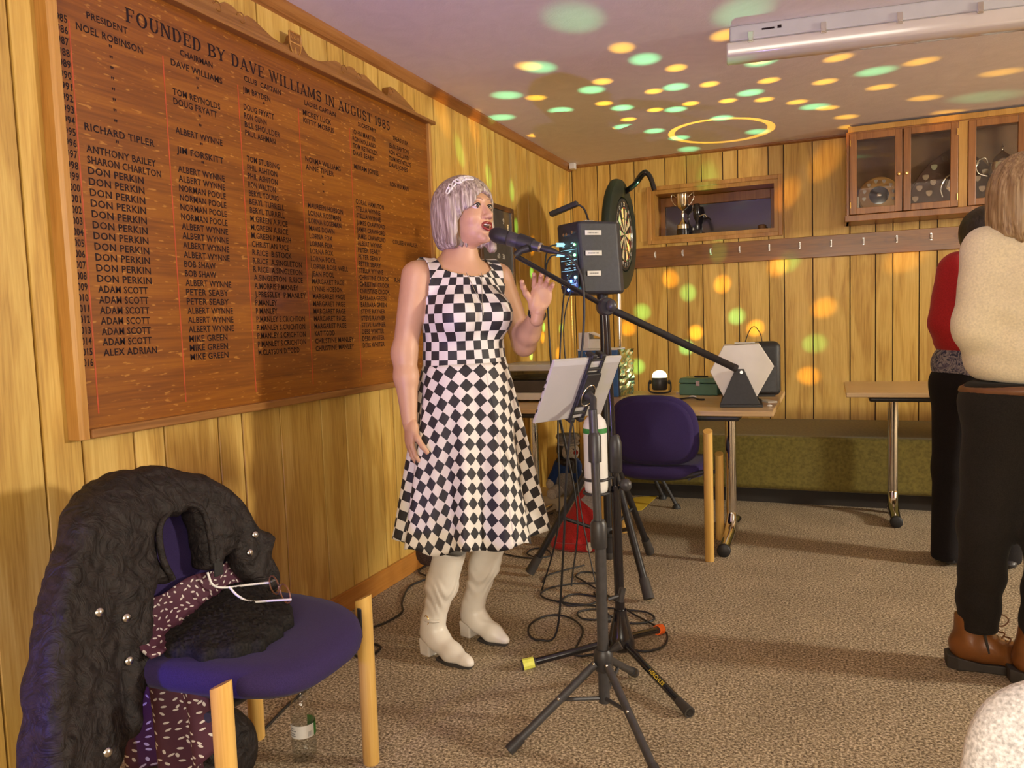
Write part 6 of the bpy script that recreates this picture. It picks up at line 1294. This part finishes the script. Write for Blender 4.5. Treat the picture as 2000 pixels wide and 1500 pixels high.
# skirt: flared, with folds, checks turning across the gores
m = MB(); m.uv = []; NT, NR = 220, 44
for i in range(NR + 1):
    g = i / NR; e = g ** .82
    for k in range(NT + 1):
        th = 2 * PI * k / NT; ct, st_ = math.cos(th), math.sin(th)
        fold = (math.sin(9 * th + .6) * .55 + math.sin(14 * th + 2.0 + g) * .30 + math.sin(5 * th + 1) * .35) * .046 * g ** 1.05
        ax, ay = .127 + (.235 - .127) * e, .153 + (.268 - .153) * e
        r = 1 + fold / .24
        z = 1.052 - .612 * g + .012 * math.sin(9 * th + .6) * g * g
        m.v.append(tuple(LW((.004 + .012 * g + ax * ct * r, ay * st_ * r, z))))
        al = PI / 4 - .46 * abs(((th + .45 + PI) % (2 * PI)) - PI); rf = .30 + .64 * g; m.uv.append((rf * .88 * math.sin(al), rf * .88 * math.cos(al)))
m.f = [(i * (NT + 1) + k, i * (NT + 1) + k + 1, (i + 1) * (NT + 1) + k + 1, (i + 1) * (NT + 1) + k) for i in range(NR) for k in range(NT)]
ob = m.build('dress_skirt', 'check_cloth', wm, smooth=180); ob.modifiers.new('thick', 'SOLIDIFY').thickness = .003
# bracelet, necklace
wd = nv(WLl - EL); a_, b_ = frame(wd); MB().tube([LW(WLl - wd * .016 + (a_ * math.cos(t) + b_ * math.sin(t)) * .0285) for t in np.linspace(0, 2 * PI, 25)], .0050, 8, cap=False).build('bracelet', 'black_gloss', wm, smooth=60)
def on_front(y, z):
    x = .25
    for _ in range(60):
        dd = float(fd_(np.array([[x, y, z]]))[0])
        if dd < .002: break
        x -= max(dd, .001) * .8
    return (x, y, z)
MB().tube([LW(on_front(.03 * (2 * k - 1), 1.245 + .115 * abs(2 * k - 1))) for k in np.linspace(0, 1, 25)], .0011, 5).build('necklace', 'steel', wm)
MB().tube([LW(on_front(0, 1.245 - .03 * k)) for k in np.linspace(0, 1, 5)], [.0015, .002, .003, .002, .001], 6).build('pendant', 'steel', wm)
# boots
def boot(heel, toe, knee_top, nm, buckle, slouch):
    heel, toe = np.array(heel + (0,), float), np.array(toe + (0,), float); f = nv(toe - heel); s_ = np.array([-f[1], f[0], 0]); L_ = np.linalg.norm(toe - heel)
    Q = lambda x, y, z: heel + f * x + s_ * y + np.array([0, 0, z]); an = Q(.060, 0, .125); kt = np.array(knee_top, float)
    mid = an + (kt - an) * .52; upper = prims([('c', Q(.055, 0, .082), an, .036, .037), ('c', an, mid, .040, .052), ('c', mid, kt, .053, .060), ('C', Q(.045, 0, .078), Q(.085, 0, .064), .035, .037, .03), ('C', Q(.085, 0, .060), Q(.155, 0, .036), .037, .033, .03), ('C', Q(.155, 0, .030), Q(L_ - .020, 0, .022), .034, .019, .025), ('C', Q(L_ - .03, 0, .020), Q(L_ - .008, 0, .017), .018, .010, .02)], .03)
    def fn(P):
        z = P[:, 2]; wv_ = .0024 * np.sin(115 * z + 8 * np.sin(30 * (P[:, 0] + P[:, 1]))) * np.exp(-((z - slouch) / .055) ** 2)
        d = upper(P) + wv_; q = (P - heel) @ f; top = kt[2] - .004 - .012 * np.cos(((P - kt) @ s_) / .03)
        d = smax(d, z - top, .004); arch = .050 * np.clip((.125 - q) / .065, 0, 1); return smax(d, np.maximum(.010, arch + .008) - z, .006)
    lo = np.minimum(np.minimum(heel, toe), kt) - .09; hi = np.maximum(np.maximum(heel, toe), kt) + .09; lo[2] = -.01; hi[2] = kt[2] + .03
    bt = sdf_part('boot', fn, lo, hi, .0060, 'white_leather', wm)
    MB().box(Q(.036, 0, .030), (.050, .056, .062), f, s_, (0, 0, 1), taper=1.08).build('heel', 'white_leather', bt, bev=.006)
    ol = [Q(x, y, .006) for x, y in ((.10, -.030), (.16, -.036), (L_ - .04, -.024), (L_ - .004, -.008), (L_ - .004, .008), (L_ - .04, .024), (.16, .036), (.10, .030))]
    MB().add([p - (0, 0, .006) for p in ol] + [p + (0, 0, .006) for p in ol], [tuple(range(8))[::-1], tuple(range(8, 16))] + [(i, (i + 1) % 8, 8 + (i + 1) % 8, 8 + i) for i in range(8)]).build('sole', 'dark_rubber', bt, bev=.002)
    if buckle:
        c = an - s_ * .041 + f * .012 + (0, 0, .02); MB().tube([c + f * .011 * math.cos(t) + np.array([0, 0, .016 * math.sin(t)]) for t in np.linspace(0, 2 * PI, 21)], .0022, 6, cap=False).build('buckle', 'brass', bt, smooth=60)
        MB().tube(smoothline([c + f * .045 + s_ * .02 + (0, 0, .0), c + f * .02, c - f * .02 + s_ * .004, c - f * .045 + s_ * .03]), .0055, 8).build('strap', 'white_leather', bt, smooth=60)
kR, kL = LW((.015, -.098, .400)), LW((.03, .085, .455))
boot((-1.378, 2.399), (-1.142, 2.314), kR, 'R', True, .235)
boot((-1.312, 2.590), (-1.098, 2.530), kL, 'L', False, .235)
sdf_part('stockings', lambda P: legs(P) - .0016, (-.15, -.25, .34), (.2, .25, .62), .008, 'lace_stocking', wm, xf=xf)

# ------------------------------------------------------------------ woman in the cream jumper, turned away
p2 = root('person', (.55, 2.84, 0), 'blonde person in cream jumper, dark trousers and brown lace-up boots, turned away', 'person')
J = prims([('e', (.580, 2.87, 1.16), (.180, .135, .24)), ('e', (.60, 2.87, 1.02), (.20, .15, .12)), ('C', (.47, 2.86, 1.375), (.74, 2.90, 1.385), .060, .060, .06), ('C', (.60, 2.87, 1.36), (.60, 2.87, 1.43), .085, .070, .05), ('C', (.455, 2.85, 1.355), (.425, 2.82, 1.12), .066, .060, .05), ('C', (.425, 2.82, 1.12), (.50, 2.93, 1.03), .058, .048, .04), ('C', (.73, 2.90, 1.36), (.765, 2.87, 1.12), .058, .050, .05), ('C', (.765, 2.87, 1.12), (.80, 3.02, 1.03), .050, .042, .04)], .05)
sdf_part('jumper', lambda P: smax(J(P) + .0035 * np.sin(60 * P[:, 2] + 20 * P[:, 0]) * np.sin(16 * P[:, 0]) , .935 + .02 * np.sin(5 * P[:, 0]) - P[:, 2], .012), (.30, 2.64, .90), (.92, 3.10, 1.52), .011, 'cream_knit', p2)
sdf_part('body', prims([('c', (.60, 2.87, 1.36), (.590, 2.88, 1.46), .056, .050), ('e', (.590, 2.885, 1.53), (.082, .085, .105)), ('C', (.82, 3.02, 1.03), (.83, 3.08, 1.01), .028, .026, .01), ('C', (.50, 2.93, 1.03), (.54, 2.98, 1.02), .028, .026, .01), ('c', (.60, 2.87, .95), (.60, 2.87, 1.35), .10, .10), ('E', (.635, 2.935, 1.52), (.03, .03, .05), None, .02), ('C', (.56, 3.0, 1.015), (.60, 3.04, 1.0), .012, .009, .008), ('C', (.85, 3.10, 1.0), (.86, 3.15, .985), .012, .009, .008)], .02), (.38, 2.7, .85), (.95, 3.2, 1.70), .010, 'skin', p2)
def f_h2(P):
    q = P - np.array([.572, 2.872, 1.520]); ang = np.arctan2(q[:, 1], q[:, 0])
    d = smin(d_ell(q, (0, 0, .03), (.106, .108, .112)), smax(d_ell(q, (-.012, -.015, -.05), (.104, .10, .16)), -(q[:, 2] + .135 + .012 * np.sin(ang * 6)), .012), .03)
    d = smax(d, -d_ell(q, (.085, .09, -.06), (.085, .085, .11)), .015)
    return (d + .0022 * np.sin(ang * 19 + 3 * np.sin(7 * q[:, 2])) + .001 * np.sin(ang * 47)) * .8
sdf_part('hair', f_h2, (.42, 2.72, 1.34), (.73, 3.04, 1.70), .006, 'blonde_hair', p2)
TR = prims([('e', (.60, 2.87, .88), (.200, .150, .13)), ('C', (.515, 2.85, .86), (.465, 2.84, .48), .118, .078, .06), ('C', (.465, 2.84, .48), (.445, 2.845, .15), .076, .062, .03), ('C', (.69, 2.86, .86), (.645, 2.80, .48), .118, .080, .06), ('C', (.645, 2.80, .48), (.610, 2.785, .15), .078, .062, .03)], .05)
sdf_part('trousers', lambda P: smax(smax(TR(P) + .004 * np.sin(55 * P[:, 2] + 12 * P[:, 0]) * np.exp(-((P[:, 2] - .24) / .12) ** 2) + .002 * np.sin(30 * P[:, 2] + 40 * P[:, 0]), P[:, 2] - .945, .01), .130 - P[:, 2], .01), (.30, 2.60, .08), (.95, 3.10, 1.0), .011, 'dark_trouser', p2)
MB().tube([(.600 + .197 * math.cos(t), 2.87 + .148 * math.sin(t), .928 + .012 * math.cos(t)) for t in np.linspace(0, 2 * PI, 41)], .016, 8, cap=False).build('belt', 'brown_belt', p2, smooth=60)
def ankle_boot(hx, hy, par, ang=0.03):
    f = nv((math.cos(ang), math.sin(ang), 0)); s_ = np.array([-f[1], f[0], 0]); Q = lambda x, y, z: np.array([hx, hy, 0]) + f * x + s_ * y + np.array([0, 0, z])
    fn0 = prims([('c', Q(.075, 0, .175), Q(.070, 0, .095), .050, .050), ('C', Q(.060, 0, .070), Q(.12, 0, .07), .050, .046, .03), ('C', Q(.12, 0, .07), Q(.20, 0, .045), .045, .040, .03), ('C', Q(.20, 0, .045), Q(.245, 0, .040), .040, .030, .03)], .03)
    fn = lambda P: smax(smax(fn0(P) + .0015 * np.sin(90 * P[:, 0] + 50 * P[:, 2]), .026 - P[:, 2], .004), P[:, 2] - .178, .005)
    b_ = sdf_part('boot', fn, Q(-.03, -.09, -.01) - (.03, .02, 0), Q(.30, .09, .23) + (.03, .02, 0), .007, 'brown_leather', par)
    ol = [(0, -.028), (.03, -.046), (.10, -.042), (.17, -.047), (.24, -.036), (.272, -.012), (.272, .012), (.24, .036), (.17, .047), (.10, .042), (.03, .046), (0, .028)]
    V = [Q(x, y, 0) for x, y in ol] + [Q(x * 1.0 - .002, y * 1.02, .030 + (.014 if x < .1 else 0)) for x, y in ol]; n = len(ol)
    MB().add(V, [tuple(range(n))[::-1], tuple(range(n, 2 * n))] + [(i, (i + 1) % n, n + (i + 1) % n, n + i) for i in range(n)]).build('sole', 'dark_rubber', b_, bev=.004)
    MB().tube(smoothline([Q(.098, -.047, .165), Q(.105, -.050, .12), Q(.115, -.050, .07)]), .0042, 6).build('side_zip', 'dark_rubber', b_)
    for k in range(5): MB().tube(smoothline([Q(.118 + .018 * k, -.030, .150 - .016 * k), Q(.132 + .018 * k, 0, .155 - .016 * k), Q(.118 + .018 * k, .030, .150 - .016 * k)]), .0028, 6).build('lace', 'brown_belt', b_)
    cable('lace_loop', [Q(.125, -.01, .16), Q(.150, -.025, .195), Q(.172, -.03, .180), Q(.155, -.03, .158), Q(.130, -.012, .158)], .0022, 'brown_belt', b_)
ankle_boot(.356, 2.845, p2); ankle_boot(.522, 2.785, p2)
# ------------------------------------------------------------------ person in red behind
p3 = root('person', (.62, 4.02, 0), 'dark-haired person in red top and black trousers behind the cream jumper', 'person')
RJ = prims([('e', (.63, 4.02, 1.19), (.19, .135, .22)), ('e', (.64, 4.02, 1.03), (.195, .145, .10)), ('C', (.54, 4.01, 1.375), (.76, 4.03, 1.375), .060, .060, .06), ('C', (.515, 4.0, 1.35), (.475, 3.98, 1.12), .062, .054, .05), ('C', (.475, 3.98, 1.12), (.53, 4.12, .99), .054, .045, .04), ('C', (.78, 4.03, 1.35), (.82, 4.01, 1.10), .060, .052, .05)], .05)
sdf_part('red_top', lambda P: smax(RJ(P), .955 - .25 * (P[:, 0] - .44) + .02 * np.sin(9 * P[:, 0]) - P[:, 2], .01), (.36, 3.8, .78), (.92, 4.25, 1.48), .012, 'red_knit', p3)
BJ = prims([('e', (.63, 4.02, .93), (.20, .150, .14))], .05)
sdf_part('floral_hem', lambda P: smax(smax(BJ(P), .868 - .10 * (P[:, 0] - .44) - P[:, 2], .006), P[:, 2] - 1.02, .01), (.38, 3.82, .80), (.88, 4.22, 1.06), .011, 'floral_cloth', p3)
sdf_part('body', prims([('c', (.65, 4.02, 1.34), (.64, 4.03, 1.45), .055, .050), ('e', (.645, 4.035, 1.505), (.078, .088, .105)), ('c', (.64, 4.02, .95), (.64, 4.02, 1.33), .10, .10), ('C', (.53, 4.12, .99), (.56, 4.18, .985), .027, .025, .01)], .02), (.42, 3.88, .85), (.80, 4.25, 1.70), .012, 'skin', p3)
sdf_part('hair', lambda P: smax(d_ell(P, (.637, 4.02, 1.515), (.098, .105, .118)), -d_ell(P, (.69, 4.13, 1.47), (.08, .09, .10)), .015) + .002 * np.sin(60 * P[:, 0] + 40 * P[:, 1]), (.50, 3.88, 1.36), (.77, 4.16, 1.66), .008, 'dark_hair', p3)
T3 = prims([('e', (.63, 4.02, .84), (.192, .14, .14)), ('C', (.545, 4.01, .84), (.520, 4.01, .45), .112, .082, .06), ('C', (.520, 4.01, .45), (.505, 4.01, .05), .080, .070, .03), ('C', (.72, 4.03, .84), (.73, 4.03, .45), .112, .082, .06), ('C', (.73, 4.03, .45), (.735, 4.03, .05), .080, .070, .03)], .05)
sdf_part('trousers', lambda P: smax(smax(T3(P), P[:, 2] - .90, .01), .022 - P[:, 2], .01), (.36, 3.82, -.01), (.90, 4.22, .95), .012, 'black_trouser', p3)
for x in (.505, .735): MB().ell((x + .01, 4.06, .03), (.045, .12, .032)).build('shoe', 'black_satin', p3, smooth=180)
